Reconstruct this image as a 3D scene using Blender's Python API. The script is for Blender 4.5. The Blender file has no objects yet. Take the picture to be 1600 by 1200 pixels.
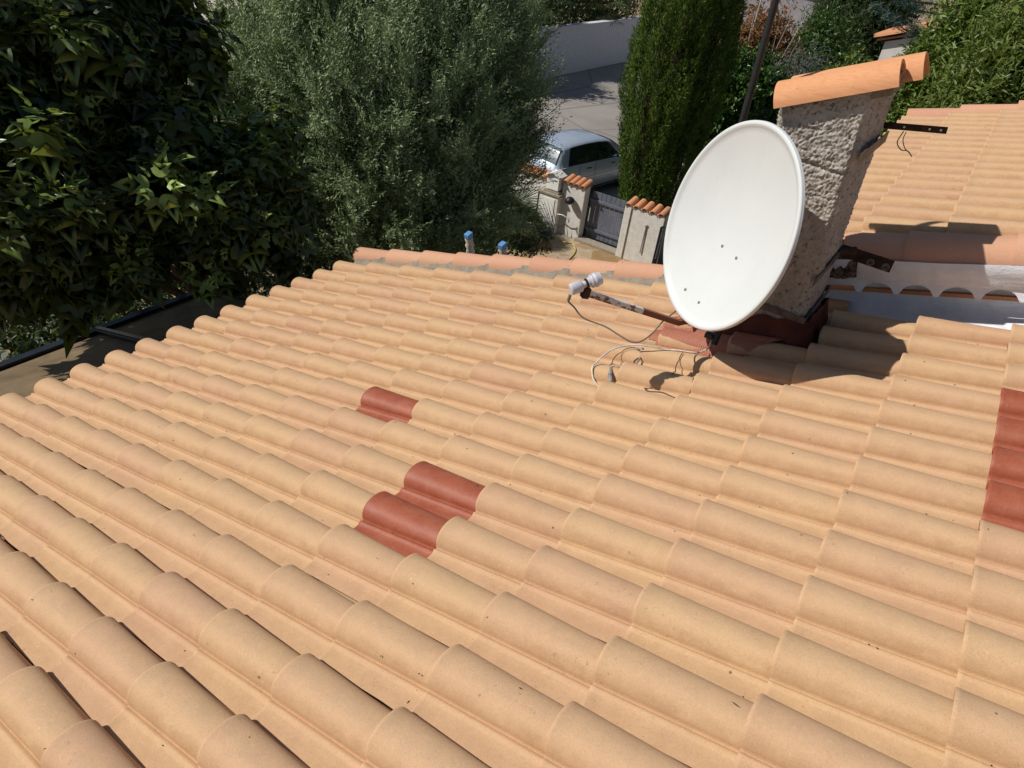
import bpy, bmesh, math, random
import numpy as np
from mathutils import Matrix, Vector, noise

# ------------------------------------------------------------------ camera, sky, sun, exposure
sc = bpy.context.scene
COL = sc.collection
CAM = np.array([3.964385, -0.952201, 2.706501])
RW = np.array([[0.813024, 0.573427, 0.100862], [0.402931, -0.429097, -0.808407], [-0.420283, 0.697895, -0.579918]])
F = 1055.94
cd = bpy.data.cameras.new('camera'); cam = bpy.data.objects.new('camera', cd); COL.objects.link(cam)
cd.sensor_width = 36; cd.lens = F / 1600 * 36; cd.clip_start = 0.05; cd.clip_end = 1500
m = Matrix.Identity(4)
for r in range(3):
    m[r][0] = RW[0][r]; m[r][1] = -RW[1][r]; m[r][2] = -RW[2][r]; m[r][3] = CAM[r]
cam.matrix_world = m
sc.camera = cam

SUN_AZ, SUN_EL = math.radians(217), math.radians(45)      # azimuth counter-clockwise from +X
SD = Vector((math.cos(SUN_EL) * math.cos(SUN_AZ), math.cos(SUN_EL) * math.sin(SUN_AZ), math.sin(SUN_EL)))
w = bpy.data.worlds.new('World'); sc.world = w; w.use_nodes = True
nt = w.node_tree; bg = nt.nodes['Background']
sky = nt.nodes.new('ShaderNodeTexSky'); sky.sky_type = 'NISHITA'; sky.sun_disc = False
sky.sun_elevation = SUN_EL; sky.sun_rotation = math.pi / 2 - SUN_AZ
sky.air_density = 1.0; sky.dust_density = 0.6; sky.ozone_density = 1.0
nt.links.new(sky.outputs[0], bg.inputs[0]); bg.inputs[1].default_value = 0.06
sd = bpy.data.lights.new('sun', 'SUN'); sd.energy = 4.2; sd.angle = math.radians(0.53); sd.color = (1, 0.955, 0.89)
so = bpy.data.objects.new('sun', sd); COL.objects.link(so)
so.rotation_euler = SD.to_track_quat('Z', 'Y').to_euler(); so.location = SD * 30
sc.view_settings.view_transform = 'Standard'; sc.view_settings.look = 'None'
sc.view_settings.exposure = 0.0; sc.view_settings.gamma = 1
sc.render.engine = 'CYCLES'
sc.cycles.max_bounces = 6; sc.cycles.diffuse_bounces = 3; sc.cycles.glossy_bounces = 2
sc.cycles.transparent_max_bounces = 8; sc.cycles.transmission_bounces = 4

rng = np.random.default_rng(7); random.seed(7)
PITCH = math.radians(17); CP, SP = math.cos(PITCH), math.sin(PITCH)
G = -3.8                                                    # garden level below the eaves

# ------------------------------------------------------------------ geometry of the view
def ray(x, y):
    d = RW.T @ np.array([(x - 800) / F, (y - 600) / F, 1]); return d / np.linalg.norm(d)
def atz(x, y, z): d = ray(x, y); return CAM + d * (z - CAM[2]) / d[2]
def aty(x, y, Y): d = ray(x, y); return CAM + d * (Y - CAM[1]) / d[1]
def atx(x, y, X): d = ray(x, y); return CAM + d * (X - CAM[0]) / d[0]
def atd(x, y, D): return CAM + ray(x, y) * D
def RP(v, u, n=0.0):                                        # roof coordinates (up the slope, along the eave, off the roof)
    return np.array([v * CP - n * SP, u, v * SP + n * CP])
def roofpx(x, y, n=0.0):
    d = ray(x, y); N = np.array([-SP, 0, CP]); q = CAM + d * (n - CAM @ N) / (d @ N)
    return q @ np.array([CP, 0, SP]), q[1]

# ------------------------------------------------------------------ object helpers
def tag(o, label=None, cat=None, group=None, kind=None):
    if label: o['label'] = label
    if cat: o['category'] = cat
    if group: o['group'] = group
    if kind: o['kind'] = kind
    return o
def empty(name, loc=(0, 0, 0)):
    o = bpy.data.objects.new(name, None); COL.objects.link(o); o.location = Vector(loc); o.empty_display_size = 0.1
    return o
def mesh_obj(name, verts, faces, mat, parent=None, smooth=False, tone=None, mats=None, midx=None):
    me = bpy.data.meshes.new(name)
    if isinstance(faces, np.ndarray):
        nf, k = faces.shape
        me.vertices.add(len(verts)); me.vertices.foreach_set('co', np.asarray(verts, dtype=np.float32).ravel())
        me.loops.add(nf * k); me.loops.foreach_set('vertex_index', faces.astype(np.int32).ravel())
        me.polygons.add(nf); me.polygons.foreach_set('loop_start', np.arange(0, nf * k, k, dtype=np.int32))
        me.polygons.foreach_set('loop_total', np.full(nf, k, dtype=np.int32))
    else:
        me.from_pydata([tuple(map(float, v)) for v in verts], [], faces)
    for mm in (mats or [mat]): me.materials.append(mm)
    if midx is not None: me.polygons.foreach_set('material_index', np.asarray(midx, dtype=np.int32))
    if smooth: me.polygons.foreach_set('use_smooth', np.ones(len(me.polygons), dtype=bool))
    if tone is not None:
        a = me.color_attributes.new('tone', 'FLOAT_COLOR', 'POINT')
        t = np.ones((len(verts), 4), dtype=np.float32); t[:, :tone.shape[1]] = tone
        a.data.foreach_set('color', t.ravel())
    me.update(calc_edges=True); me.validate()
    o = bpy.data.objects.new(name, me); COL.objects.link(o)
    if parent is not None:
        o.parent = parent
        o.matrix_parent_inverse = Matrix.Translation(parent_world(parent)).inverted()
    return o
def parent_world(p):
    return p.location if p.parent is None else Vector((0, 0, 0))   # parts already sit in world coordinates
class MB:
    def __init__(s): s.v = []; s.f = []; s.m = []; s.cur = 0
    def add(s, vs, fs):
        b = len(s.v); s.v += [tuple(map(float, q)) for q in vs]
        s.f += [tuple(b + i for i in f) for f in fs]; s.m += [s.cur] * len(fs); return s
    def box(s, c, size, rz=0, ax=None):
        c = np.array(c, float); h = np.array(size, float) / 2
        if ax is None:
            ca, sa = math.cos(rz), math.sin(rz); ax = np.array([[ca, sa, 0], [-sa, ca, 0], [0, 0, 1]])
        ax = np.array(ax, float)
        vs = [c + sx * h[0] * ax[0] + sy * h[1] * ax[1] + sz * h[2] * ax[2] for sx in (-1, 1) for sy in (-1, 1) for sz in (-1, 1)]
        return s.add(vs, [(0, 1, 3, 2), (4, 6, 7, 5), (0, 4, 5, 1), (2, 3, 7, 6), (0, 2, 6, 4), (1, 5, 7, 3)])
    def bar(s, a, b, w, t, up=(0, 0, 1)):
        a = np.array(a, float); b = np.array(b, float); d = b - a; L = np.linalg.norm(d); d /= L
        sd_ = np.cross(d, up); sd_ /= np.linalg.norm(sd_); u = np.cross(sd_, d)
        return s.box((a + b) / 2, (L, w, t), ax=[d, sd_, u])
    def tube(s, pts, r, n=8, cap=True):
        P = [np.array(q, float) for q in pts]; k = len(P)
        rr = r if hasattr(r, '__len__') else [r] * k
        vs = []; up = np.array([0.13, 0.31, 0.94]); prev = None
        for i in range(k):
            d = P[min(i + 1, k - 1)] - P[max(i - 1, 0)]; d = d / (np.linalg.norm(d) + 1e-9)
            a = np.cross(d, up) if prev is None else prev - d * (prev @ d)
            a /= (np.linalg.norm(a) + 1e-9); prev = a; b = np.cross(d, a)
            for j in range(n):
                t = 2 * math.pi * j / n; vs.append(P[i] + rr[i] * (math.cos(t) * a + math.sin(t) * b))
        fs = [(i * n + j, i * n + (j + 1) % n, (i + 1) * n + (j + 1) % n, (i + 1) * n + j) for i in range(k - 1) for j in range(n)]
        if cap: fs += [tuple(range(n - 1, -1, -1)), tuple((k - 1) * n + j for j in range(n))]
        return s.add(vs, fs)
    def lathe(s, o, ax, prof, n=24):                         # prof: (distance along ax, radius)
        ax = np.array(ax, float); ax /= np.linalg.norm(ax); o = np.array(o, float)
        a = np.cross(ax, (0.1, 0.2, 0.97)); a /= np.linalg.norm(a); b = np.cross(ax, a); vs = []
        for d, r in prof:
            for j in range(n):
                t = 2 * math.pi * j / n; vs.append(o + ax * d + r * (math.cos(t) * a + math.sin(t) * b))
        k = len(prof)
        return s.add(vs, [(i * n + j, i * n + (j + 1) % n, (i + 1) * n + (j + 1) % n, (i + 1) * n + j) for i in range(k - 1) for j in range(n)]
                     + [tuple(range(n - 1, -1, -1)), tuple((k - 1) * n + j for j in range(n))])
    def prism(s, poly, off):
        k = len(poly); off = np.array(off, float); P = [np.array(q, float) for q in poly]
        return s.add(P + [q + off for q in P], [tuple(range(k - 1, -1, -1)), tuple(range(k, 2 * k))] + [(i, (i + 1) % k, k + (i + 1) % k, k + i) for i in range(k)])
    def build(s, name, mat, parent=None, smooth=False, bevel=0, mats=None, seg=2):
        o = mesh_obj(name, s.v, s.f, mat, parent, False, mats=mats, midx=s.m if mats else None)
        bm = bmesh.new(); bm.from_mesh(o.data); bmesh.ops.recalc_face_normals(bm, faces=bm.faces); bm.to_mesh(o.data); bm.free()
        if smooth:
            o.data.polygons.foreach_set('use_smooth', np.ones(len(o.data.polygons), dtype=bool)); o.data.set_sharp_from_angle(angle=math.radians(40))
        if bevel:
            b = o.modifiers.new('bevel', 'BEVEL'); b.width = bevel; b.segments = seg; b.limit_method = 'ANGLE'
        return o
def spline(pts, k=8):
    P = [np.array(q, float) for q in pts]; P = [2 * P[0] - P[1]] + P + [2 * P[-1] - P[-2]]; out = []
    for i in range(1, len(P) - 2):
        for j in range(k):
            t = j / k; a, b, c, d = P[i - 1:i + 3]
            out.append(0.5 * (2 * b + (c - a) * t + (2 * a - 5 * b + 4 * c - d) * t * t + (3 * b - a - 3 * c + d) * t ** 3))
    return out + [P[-2]]

# ------------------------------------------------------------------ materials
def srgb(h):
    c = [int(h[i:i + 2], 16) / 255 for i in (0, 2, 4)]
    return tuple(x / 12.92 if x <= .04045 else ((x + .055) / 1.055) ** 2.4 for x in c) + (1,)
class NT:
    def __init__(s, name, rough=0.7, spec=0.3):
        s.m = bpy.data.materials.new(name); s.m.use_nodes = True; s.t = s.m.node_tree
        s.b = s.t.nodes['Principled BSDF']; s.b.inputs['Roughness'].default_value = rough
        s.b.inputs['Specular IOR Level'].default_value = spec; s.out = s.t.nodes['Material Output']
        s.tc = None
    def n(s, t, **k):
        x = s.t.nodes.new(t)
        for a, b in k.items(): setattr(x, a, b)
        return x
    def l(s, a, b): s.t.links.new(a, b)
    def co(s, scale=(1, 1, 1), rot=(0, 0, 0)):
        if s.tc is None: s.tc = s.n('ShaderNodeTexCoord')
        mp = s.n('ShaderNodeMapping'); mp.inputs['Scale'].default_value = scale; mp.inputs['Rotation'].default_value = rot
        s.l(s.tc.outputs['Object'], mp.inputs[0]); return mp.outputs[0]
    def noise(s, sc_=5, det=4, rough=.6, co=None, dist=0):
        x = s.n('ShaderNodeTexNoise'); x.inputs['Scale'].default_value = sc_; x.inputs['Detail'].default_value = det
        x.inputs['Roughness'].default_value = rough; x.inputs['Distortion'].default_value = dist
        s.l(co or s.co(), x.inputs['Vector']); return x.outputs['Fac']
    def vor(s, sc_=5, feat='F1', co=None, out='Distance'):
        x = s.n('ShaderNodeTexVoronoi', feature=feat); x.inputs['Scale'].default_value = sc_
        s.l(co or s.co(), x.inputs['Vector']); return x.outputs[out]
    def ramp(s, fac, stops):
        x = s.n('ShaderNodeValToRGB'); e = x.color_ramp.elements
        while len(e) < len(stops): e.new(0.5)
        for i, (p, c) in enumerate(stops):
            e[i].position = p; e[i].color = c if hasattr(c, '__len__') else (c, c, c, 1)
        s.l(fac, x.inputs[0]); return x.outputs[0]
    def mix(s, fac, a, b, mode='MIX'):
        x = s.n('ShaderNodeMix', data_type='RGBA', blend_type=mode)
        for v, i in ((fac, 0), (a, 6), (b, 7)):
            if hasattr(v, 'links') or hasattr(v, 'is_linked'): s.l(v, x.inputs[i])
            else: x.inputs[i].default_value = v
        return x.outputs[2]
    def math(s, op, a, b=0.0):
        x = s.n('ShaderNodeMath', operation=op)
        for v, i in ((a, 0), (b, 1)):
            if hasattr(v, 'is_linked'): s.l(v, x.inputs[i])
            else: x.inputs[i].default_value = v
        return x.outputs[0]
    def attr(s, name='tone'):
        x = s.n('ShaderNodeAttribute', attribute_name=name); y = s.n('ShaderNodeSeparateColor'); s.l(x.outputs['Color'], y.inputs[0])
        return y.outputs
    def bump(s, h, st=.3, dist=.01):
        x = s.n('ShaderNodeBump'); x.inputs['Strength'].default_value = st; x.inputs['Distance'].default_value = dist
        s.l(h, x.inputs['Height']); s.l(x.outputs[0], s.b.inputs['Normal'])
    def col(s, c):
        if hasattr(c, 'is_linked'): s.l(c, s.b.inputs['Base Color'])
        else: s.b.inputs['Base Color'].default_value = c
        return s
def simple(name, hexc, rough=.6, spec=.3, metal=0, var=.15, vs=8, bump=.05):
    t = NT(name, rough, spec); c = srgb(hexc) if isinstance(hexc, str) else hexc
    f = t.noise(vs, 5); dark = tuple(x * (1 - var * 1.6) for x in c[:3]) + (1,); light = tuple(min(1, x * (1 + var)) for x in c[:3]) + (1,)
    t.col(t.mix(t.ramp(f, [(.3, 0), (.7, 1)]), dark, light)); t.b.inputs['Metallic'].default_value = metal
    if bump: t.bump(t.noise(vs * 12, 3), bump, .004)
    return t.m

def make_tile_mat(name, pal, stain=1.0):
    t = NT(name, .78, .25); a = t.attr()
    base = t.ramp(a[0], [(i / (len(pal) - 1), c) for i, c in enumerate(pal)])
    big = t.noise(2.2, 4, .6, t.co((1, 1.8, 1)), .5)
    base = t.mix(t.math('MULTIPLY', t.ramp(big, [(.40, 0), (.66, 1)]), .28), base, (.585, .385, .195, 1))
    mid = t.noise(11, 6, .65, None, .8)
    base = t.mix(t.math('MULTIPLY', t.ramp(mid, [(.46, 0), (.72, 1)]), .30 * stain), base, (.45, .27, .16, 1))
    # weathering that sits on the crest and in the grooves of each tile, mixed with shade put into the colour (from the tile's own coordinates)
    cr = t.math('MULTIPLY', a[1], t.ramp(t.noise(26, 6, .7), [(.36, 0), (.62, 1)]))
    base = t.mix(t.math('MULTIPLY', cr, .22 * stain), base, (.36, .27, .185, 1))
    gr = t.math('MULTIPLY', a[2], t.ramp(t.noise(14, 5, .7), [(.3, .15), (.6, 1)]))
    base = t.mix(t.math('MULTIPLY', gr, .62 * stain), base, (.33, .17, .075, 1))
    fine = t.noise(230, 5, .8)
    base = t.mix(t.ramp(fine, [(.36, .34), (.50, 0)]), base, (.30, .18, .10, 1))
    base = t.mix(t.ramp(t.noise(95, 4, .8), [(.56, 0), (.72, .30)]), base, (.74, .55, .36, 1))
    lich = t.math('MULTIPLY', t.ramp(t.noise(75, 5, .8), [(.60, 0), (.66, 1)]), t.ramp(t.noise(4.5, 3, .6), [(.52, 0), (.62, 1)]))
    base = t.mix(t.math('MULTIPLY', lich, .55 * stain), base, (.14, .10, .065, 1))
    sp = t.vor(13, 'F1'); spm = t.ramp(sp, [(.035, 1), (.06, 0)])
    spm = t.math('MULTIPLY', spm, t.ramp(t.noise(3.3, 2), [(.52, 0), (.56, 1)]))
    base = t.mix(t.math('MULTIPLY', spm, .8), base, (.06, .035, .025, 1))
    sp2 = t.math('MULTIPLY', t.ramp(t.vor(21, 'F1', t.co((1, 1, 1), (.4, .2, .9))), [(.04, 1), (.09, 0)]), t.ramp(t.noise(5.3, 2), [(.5, 0), (.6, 1)]))
    base = t.mix(t.math('MULTIPLY', sp2, .35), base, (.74, .62, .45, 1))
    t.col(base)
    t.bump(t.math('ADD', t.math('MULTIPLY', t.noise(60, 5, .7), .5), t.noise(240, 3)), .22, .003)
    return t.m
M = {}
PAL = [(.570, .345, .208, 1), (.588, .366, .213, 1), (.596, .377, .213, 1), (.606, .390, .212, 1), (.578, .354, .210, 1)]
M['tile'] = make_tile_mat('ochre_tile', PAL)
def red_tile():
    t = NT('red_tile', .55, .35)
    c = t.mix(t.ramp(t.noise(7, 5), [(.35, 0), (.7, 1)]), (.315, .074, .034, 1), (.365, .100, .048, 1))
    c = t.mix(t.ramp(t.vor(30, 'F1'), [(.03, .7), (.05, 0)]), c, (.55, .42, .36, 1))
    c = t.mix(t.ramp(t.noise(120, 4, .7), [(.35, .25), (.5, 0)]), c, (.12, .04, .03, 1))
    c = t.mix(t.math('MULTIPLY', t.ramp(t.noise(18, 6, .8), [(.45, 0), (.7, 1)]), .22), c, (.45, .25, .17, 1))
    t.col(c); t.bump(t.noise(200, 3), .12, .002); return t.m
M['red'] = red_tile()
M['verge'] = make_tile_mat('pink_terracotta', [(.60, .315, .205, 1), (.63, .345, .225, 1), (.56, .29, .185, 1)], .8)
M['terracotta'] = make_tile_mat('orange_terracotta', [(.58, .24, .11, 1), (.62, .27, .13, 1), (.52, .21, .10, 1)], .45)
def cap_tile():
    t = NT('cap_clay', .75, .2)
    g = t.noise(150, 5, .8, t.co((.03, 1, 1), (0, math.radians(22), 0)))
    c = t.mix(t.ramp(g, [(.35, 0), (.65, 1)]), (.60, .27, .125, 1), (.72, .365, .185, 1))
    c = t.mix(t.ramp(t.noise(6, 5), [(.45, 0), (.7, .35)]), c, (.55, .24, .11, 1))
    c = t.mix(t.ramp(t.vor(22, 'F1'), [(.035, .8), (.07, 0)]), c, (.15, .06, .03, 1))
    t.col(c); t.bump(g, .25, .003); return t.m
M['cap'] = cap_tile()
def mortar():
    t = NT('grey_mortar', .9, .1)
    c = t.mix(t.ramp(t.noise(18, 6, .7), [(.3, 0), (.7, 1)]), (.20, .17, .135, 1), (.36, .31, .24, 1))
    t.col(c); t.bump(t.noise(70, 5, .7), .8, .01); return t.m
M['mortar'] = mortar()
def rubble():
    t = NT('dirty_rubble', .95, .1)
    c = t.mix(t.ramp(t.noise(30, 6, .8), [(.42, 0), (.6, 1)]), (.05, .035, .03, 1), (.30, .22, .17, 1))
    t.col(c); t.bump(t.noise(90, 5, .7), 1, .01); return t.m
M['rubble'] = rubble()
def stucco(name, c0, c1, dirt=.5):
    t = NT(name, .95, .05)
    c = t.mix(t.ramp(t.noise(9, 6, .7), [(.3, 0), (.7, 1)]), c0, c1)
    c = t.mix(t.math('MULTIPLY', t.ramp(t.noise(48, 6, .8), [(.54, 0), (.63, 1)]), dirt), c, (.05, .04, .03, 1))
    t.col(c); t.bump(t.noise(160, 5, .7), .5, .004); return t.m
M['stucco'] = stucco('rough_render', (.36, .325, .28, 1), (.52, .475, .415, 1), .85)
M['pillar'] = stucco('pillar_render', (.60, .56, .50, 1), (.78, .745, .69, 1), .30)
def white_paint():
    t = NT('old_white_paint', .6, .3)
    c = t.mix(t.ramp(t.noise(14, 6, .7), [(.35, 0), (.6, 1)]), (.70, .73, .78, 1), (.80, .83, .88, 1))
    c = t.mix(t.ramp(t.noise(34, 7, .8, t.co((.5, 1, 1))), [(.64, 0), (.68, .6)]), c, (.16, .12, .10, 1))
    t.col(c); t.bump(t.noise(50, 5, .7), .5, .008); return t.m
M['white_paint'] = white_paint()
def dish_mat():
    t = NT('dish_enamel', .5, .3)
    c = t.mix(t.ramp(t.noise(5, 5), [(.3, 0), (.7, 1)]), (.615, .64, .635, 1), (.65, .675, .665, 1))
    c = t.mix(t.ramp(t.vor(16, 'F1', t.co((1, 1, 1), (.3, .7, .1))), [(.022, .6), (.04, 0)]), c, (.25, .2, .16, 1))
    c = t.mix(t.math('MULTIPLY', t.ramp(t.noise(9, 6, .8, t.co((2.5, 2.5, .35))), [(.5, 0), (.75, 1)]), .12), c, (.52, .50, .45, 1))
    c = t.mix(t.ramp(t.noise(120, 3, .8), [(.68, 0), (.74, .35)]), c, (.40, .35, .30, 1))
    c = t.mix(t.math('MULTIPLY', t.ramp(t.noise(30, 4, .7, t.co((1.2, 1.2, .25))), [(.62, 0), (.72, 1)]), .12), c, (.5, .46, .4, 1))
    t.col(c); t.bump(t.noise(90, 3), .03, .002); return t.m
M['dish'] = dish_mat()
def rusty():
    t = NT('rusty_white_steel', .6, .4)
    f = t.ramp(t.noise(16, 6, .7), [(.50, 0), (.56, 1)])
    g = t.attr()[0]
    f2 = t.math('MAXIMUM', t.math('MULTIPLY', f, .5), g)
    c = t.mix(t.ramp(t.math('ADD', f2, t.math('MULTIPLY', t.noise(40, 5), .5)), [(.62, 0), (.72, 1)]), (.60, .59, .57, 1), (.16, .055, .025, 1))
    t.col(c); t.bump(t.noise(80, 4), .3, .003); return t.m
M['rusty'] = rusty()
M['steel'] = simple('weathered_steel', '6b6259', .55, .5, .3, .35, 20, .2)
M['bolt'] = simple('dull_bolt', '8d8a84', .5, .4, .3, .3, 60, .2)
M['rust'] = simple('brown_rust', '443329', .8, .3, .2, .45, 24, .3)
M['plastic_grey'] = simple('grey_plastic', 'c6c6cc', .45, .4, 0, .1, 20, .03)
M['cable_grey'] = simple('grey_cable', '7b6f63', .6, .3, 0, .15, 30, 0)
M['cable_white'] = simple('white_cable', 'd8d2c4', .6, .3, 0, .25, 30, 0)
M['foil'] = simple('crumpled_tape', 'a9a39a', .45, .6, .3, .4, 60, .6)
M['black'] = simple('black_plastic', '1c1a1c', .5, .4, 0, .2, 20, .03)
M['mast'] = simple('dark_mast', '2b2b2d', .5, .5, .3, .2, 20, .05)
def paint_red():
    t = NT('brushed_red_coating', .6, .35)
    wv = t.n('ShaderNodeTexWave', wave_type='BANDS', bands_direction='X'); wv.inputs['Scale'].default_value = 30
    wv.inputs['Distortion'].default_value = 5; wv.inputs['Detail'].default_value = 3; wv.inputs['Detail Scale'].default_value = 1.2
    t.l(t.co((1, .45, 1), (0, 0, .25)), wv.inputs['Vector'])
    f = wv.outputs['Fac']
    c = t.mix(t.ramp(f, [(.25, 0), (.7, 1)]), (.27, .085, .05, 1), (.47, .19, .12, 1))
    c = t.mix(t.ramp(t.noise(7, 5), [(.4, 0), (.6, .5)]), c, (.40, .15, .09, 1))
    t.col(c); t.bump(f, .4, .004); return t.m
M['coating'] = paint_red()
M['coating_dark'] = simple('dark_red_coating', '5c2a20', .65, .3, 0, .3, 10, .2)
def leafmat(name, c0, c1, rough=.45, trans=.25, spec=.35):
    t = NT(name, rough, spec); a = t.attr()
    c = t.mix(a[0], c0, c1); t.col(c)
    tr = t.n('ShaderNodeBsdfTranslucent'); t.l(t.mix(.5, c, (.35, .42, .03, 1), 'MIX'), tr.inputs[0])
    mx = t.n('ShaderNodeMixShader'); mx.inputs[0].default_value = trans
    t.l(t.b.outputs[0], mx.inputs[1]); t.l(tr.outputs[0], mx.inputs[2]); t.l(mx.outputs[0], t.out.inputs[0]); return t.m
M['leaf_fig'] = leafmat('mallow_leaf', (.019, .036, .011, 1), (.32, .45, .10, 1), .36, .22, .5)
M['leaf_olive'] = leafmat('olive_leaf', (.045, .080, .024, 1), (.37, .46, .245, 1), .55, .14, .25)
M['leaf_cypress'] = leafmat('cypress_leaf', (.030, .058, .010, 1), (.115, .180, .030, 1), .7, .08, .15)
M['leaf_laurel'] = leafmat('laurel_leaf', (.032, .062, .012, 1), (.16, .23, .045, 1), .35, .2)
M['leaf_hedge'] = leafmat('hedge_leaf', (.020, .055, .012, 1), (.060, .125, .025, 1), .3, .12)
M['leaf_dark'] = leafmat('dark_leaf', (.012, .026, .008, 1), (.04, .065, .02, 1), .5, .12)
M['leaf_palm'] = leafmat('palm_leaf', (.022, .040, .012, 1), (.085, .120, .045, 1), .4, .12)
M['leaf_dry'] = leafmat('dry_leaf', (.13, .055, .025, 1), (.30, .15, .075, 1), .7, .2, .1)
M['leaf_lav'] = leafmat('grey_leaf', (.07, .085, .06, 1), (.17, .18, .17, 1), .7, .15, .1)
M['leaf_cedar'] = leafmat('cedar_needles', (.045, .085, .075, 1), (.12, .19, .17, 1), .6, .1, .2)
M['leaf_yellow'] = leafmat('bamboo_leaf', (.060, .095, .018, 1), (.17, .22, .05, 1), .4, .25)
M['bark'] = simple('bark', '4c4034', .9, .1, 0, .4, 14, .6)
M['bark_white'] = simple('pale_bark', 'b3aaa0', .9, .1, 0, .2, 14, .4)
M['twig'] = simple('olive_twig', '6f6f58', .8, .2, 0, .3, 14, .2)
def ground_mat():
    t = NT('garden_ground', .95, .1)
    c = t.mix(t.ramp(t.noise(.7, 6, .6), [(.35, 0), (.65, 1)]), (.30, .215, .13, 1), (.44, .35, .235, 1))
    c = t.mix(t.ramp(t.noise(30, 5, .7), [(.4, .35), (.6, 0)]), c, (.13, .09, .05, 1))
    t.col(c); t.bump(t.noise(40, 5, .7), .6, .02); return t.m
M['ground'] = ground_mat()
def road_mat():
    t = NT('pale_asphalt', .9, .15)
    c = t.mix(t.ramp(t.noise(.35, 5, .6), [(.35, 0), (.65, 1)]), (.27, .245, .22, 1), (.365, .335, .305, 1))
    c = t.mix(t.ramp(t.noise(60, 5, .8), [(.4, .3), (.55, 0)]), c, (.14, .12, .11, 1))
    ed = t.ramp(t.vor(.20, 'DISTANCE_TO_EDGE', t.co((1, 1, 1), (0, 0, .4))), [(.004, 1), (.012, 0)])
    c = t.mix(t.math('MULTIPLY', ed, .45), c, (.09, .08, .07, 1))
    t.col(c); t.bump(t.noise(120, 4), .3, .01); return t.m
M['road'] = road_mat()
def flag_mat():
    t = NT('flagstone', .85, .2)
    sc_ = 1.9; cd_ = t.co((1, 1, 1), (0, 0, .3))
    x = t.n('ShaderNodeTexNoise'); x.inputs['Scale'].default_value = 1.5; x.inputs['Detail'].default_value = 2; t.l(cd_, x.inputs['Vector'])
    v = t.n('ShaderNodeMix', data_type='VECTOR'); v.inputs[0].default_value = .25; t.l(cd_, v.inputs[4]); t.l(x.outputs['Color'], v.inputs[5])
    cell = t.vor(sc_, 'F1', v.outputs[1], 'Color'); ed = t.vor(sc_, 'DISTANCE_TO_EDGE', v.outputs[1])
    sep = t.n('ShaderNodeSeparateColor'); t.l(cell, sep.inputs[0])
    c = t.ramp(sep.outputs[0], [(0, (.33, .20, .09, 1)), (.35, (.40, .27, .14, 1)), (.6, (.50, .38, .22, 1)), (1, (.55, .47, .34, 1))])
    c = t.mix(t.ramp(t.noise(6, 6, .7), [(.35, .5), (.65, 0)]), c, (.20, .13, .07, 1))
    c = t.mix(t.ramp(ed, [(.015, .8), (.04, 0)]), c, (.42, .36, .28, 1))
    t.col(c); t.bump(t.ramp(ed, [(0, 0), (.05, 1)]), .5, .01); return t.m
M['flag'] = flag_mat()
M['far_wall'] = stucco('grey_white_render', (.55, .55, .57, 1), (.70, .70, .72, 1), .05)
M['white_wall'] = simple('white_render', 'd9d4cb', .9, .1, 0, .06, 2, .1)
M['neigh_wall'] = simple('pale_grey_render', '9b9799', .9, .1, 0, .1, 2, .1)
M['gate'] = simple('slate_grey_steel', '6a6e7a', .5, .4, .1, .1, 6, .03)
M['dark_steel'] = simple('dark_blue_steel', '1e222c', .4, .5, .2, .2, 6, .05)
M['box_white'] = simple('mailbox_white', 'eeebe2', .55, .4, 0, .06, 6, .05)
M['stone'] = stucco('stone_sill', (.26, .22, .17, 1), (.40, .35, .28, 1), .3)
M['hose'] = simple('yellow_hose', 'c9b35c', .5, .4, 0, .1, 8, 0)
M['blue'] = simple('blue_tape', '5f94c6', .6, .3, 0, .1, 10, .1)
M['ladder'] = simple('plastered_aluminium', 'b9aa9a', .6, .4, .2, .4, 40, .5)
M['plaster'] = simple('plaster_crust', 'd6cabb', .9, .1, 0, .3, 40, .6)
M['gutter'] = simple('tan_gutter', 'a98b68', .5, .3, 0, .15, 8, .03)
M['gutter_lip'] = simple('gutter_lip', 'e4dccd', .4, .4, 0, .05, 8, 0)
M['soffit'] = simple('soffit', 'b59a78', .8, .2, 0, .1, 5, .05)
def poly_mat():
    t = NT('polycarbonate', .65, .15)
    wv = t.n('ShaderNodeTexWave', wave_type='BANDS', bands_direction='Y'); wv.inputs['Scale'].default_value = 16; t.l(t.co(), wv.inputs['Vector'])
    c = t.mix(t.ramp(t.noise(3, 6, .7), [(.35, 0), (.7, 1)]), (.13, .09, .05, 1), (.25, .18, .105, 1))
    c = t.mix(t.math('MULTIPLY', wv.outputs['Fac'], .15), c, (.08, .06, .04, 1))
    t.col(c); t.bump(wv.outputs['Fac'], .1, .004); return t.m
M['poly'] = poly_mat()
def car_paint():
    t = NT('silver_blue_paint', .28, .5); t.b.inputs['Metallic'].default_value = .25
    t.col(t.mix(t.ramp(t.noise(2, 3), [(.3, 0), (.7, 1)]), (.42, .48, .57, 1), (.48, .54, .63, 1)))
    t.b.inputs['Coat Weight'].default_value = .6; t.b.inputs['Coat Roughness'].default_value = .08; return t.m
M['car'] = car_paint()
def glassy(name, c, r=.08):
    t = NT(name, r, .8); t.col(t.mix(t.noise(2, 2), c, tuple(x * .7 for x in c[:3]) + (1,))); return t.m
M['car_glass'] = glassy('car_glass', (.02, .022, .026, 1)); M['car_glass_rear'] = glassy('car_rear_glass', (.12, .16, .18, 1), .15)
M['tyre'] = simple('tyre', '17171a', .85, .2, 0, .1, 12, .1)
M['red_lamp'] = glassy('tail_lamp', (.35, .02, .02, 1), .2)
M['chrome'] = simple('bright_metal', 'b8bcc4', .25, .6, .8, .05, 8, 0)

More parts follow.
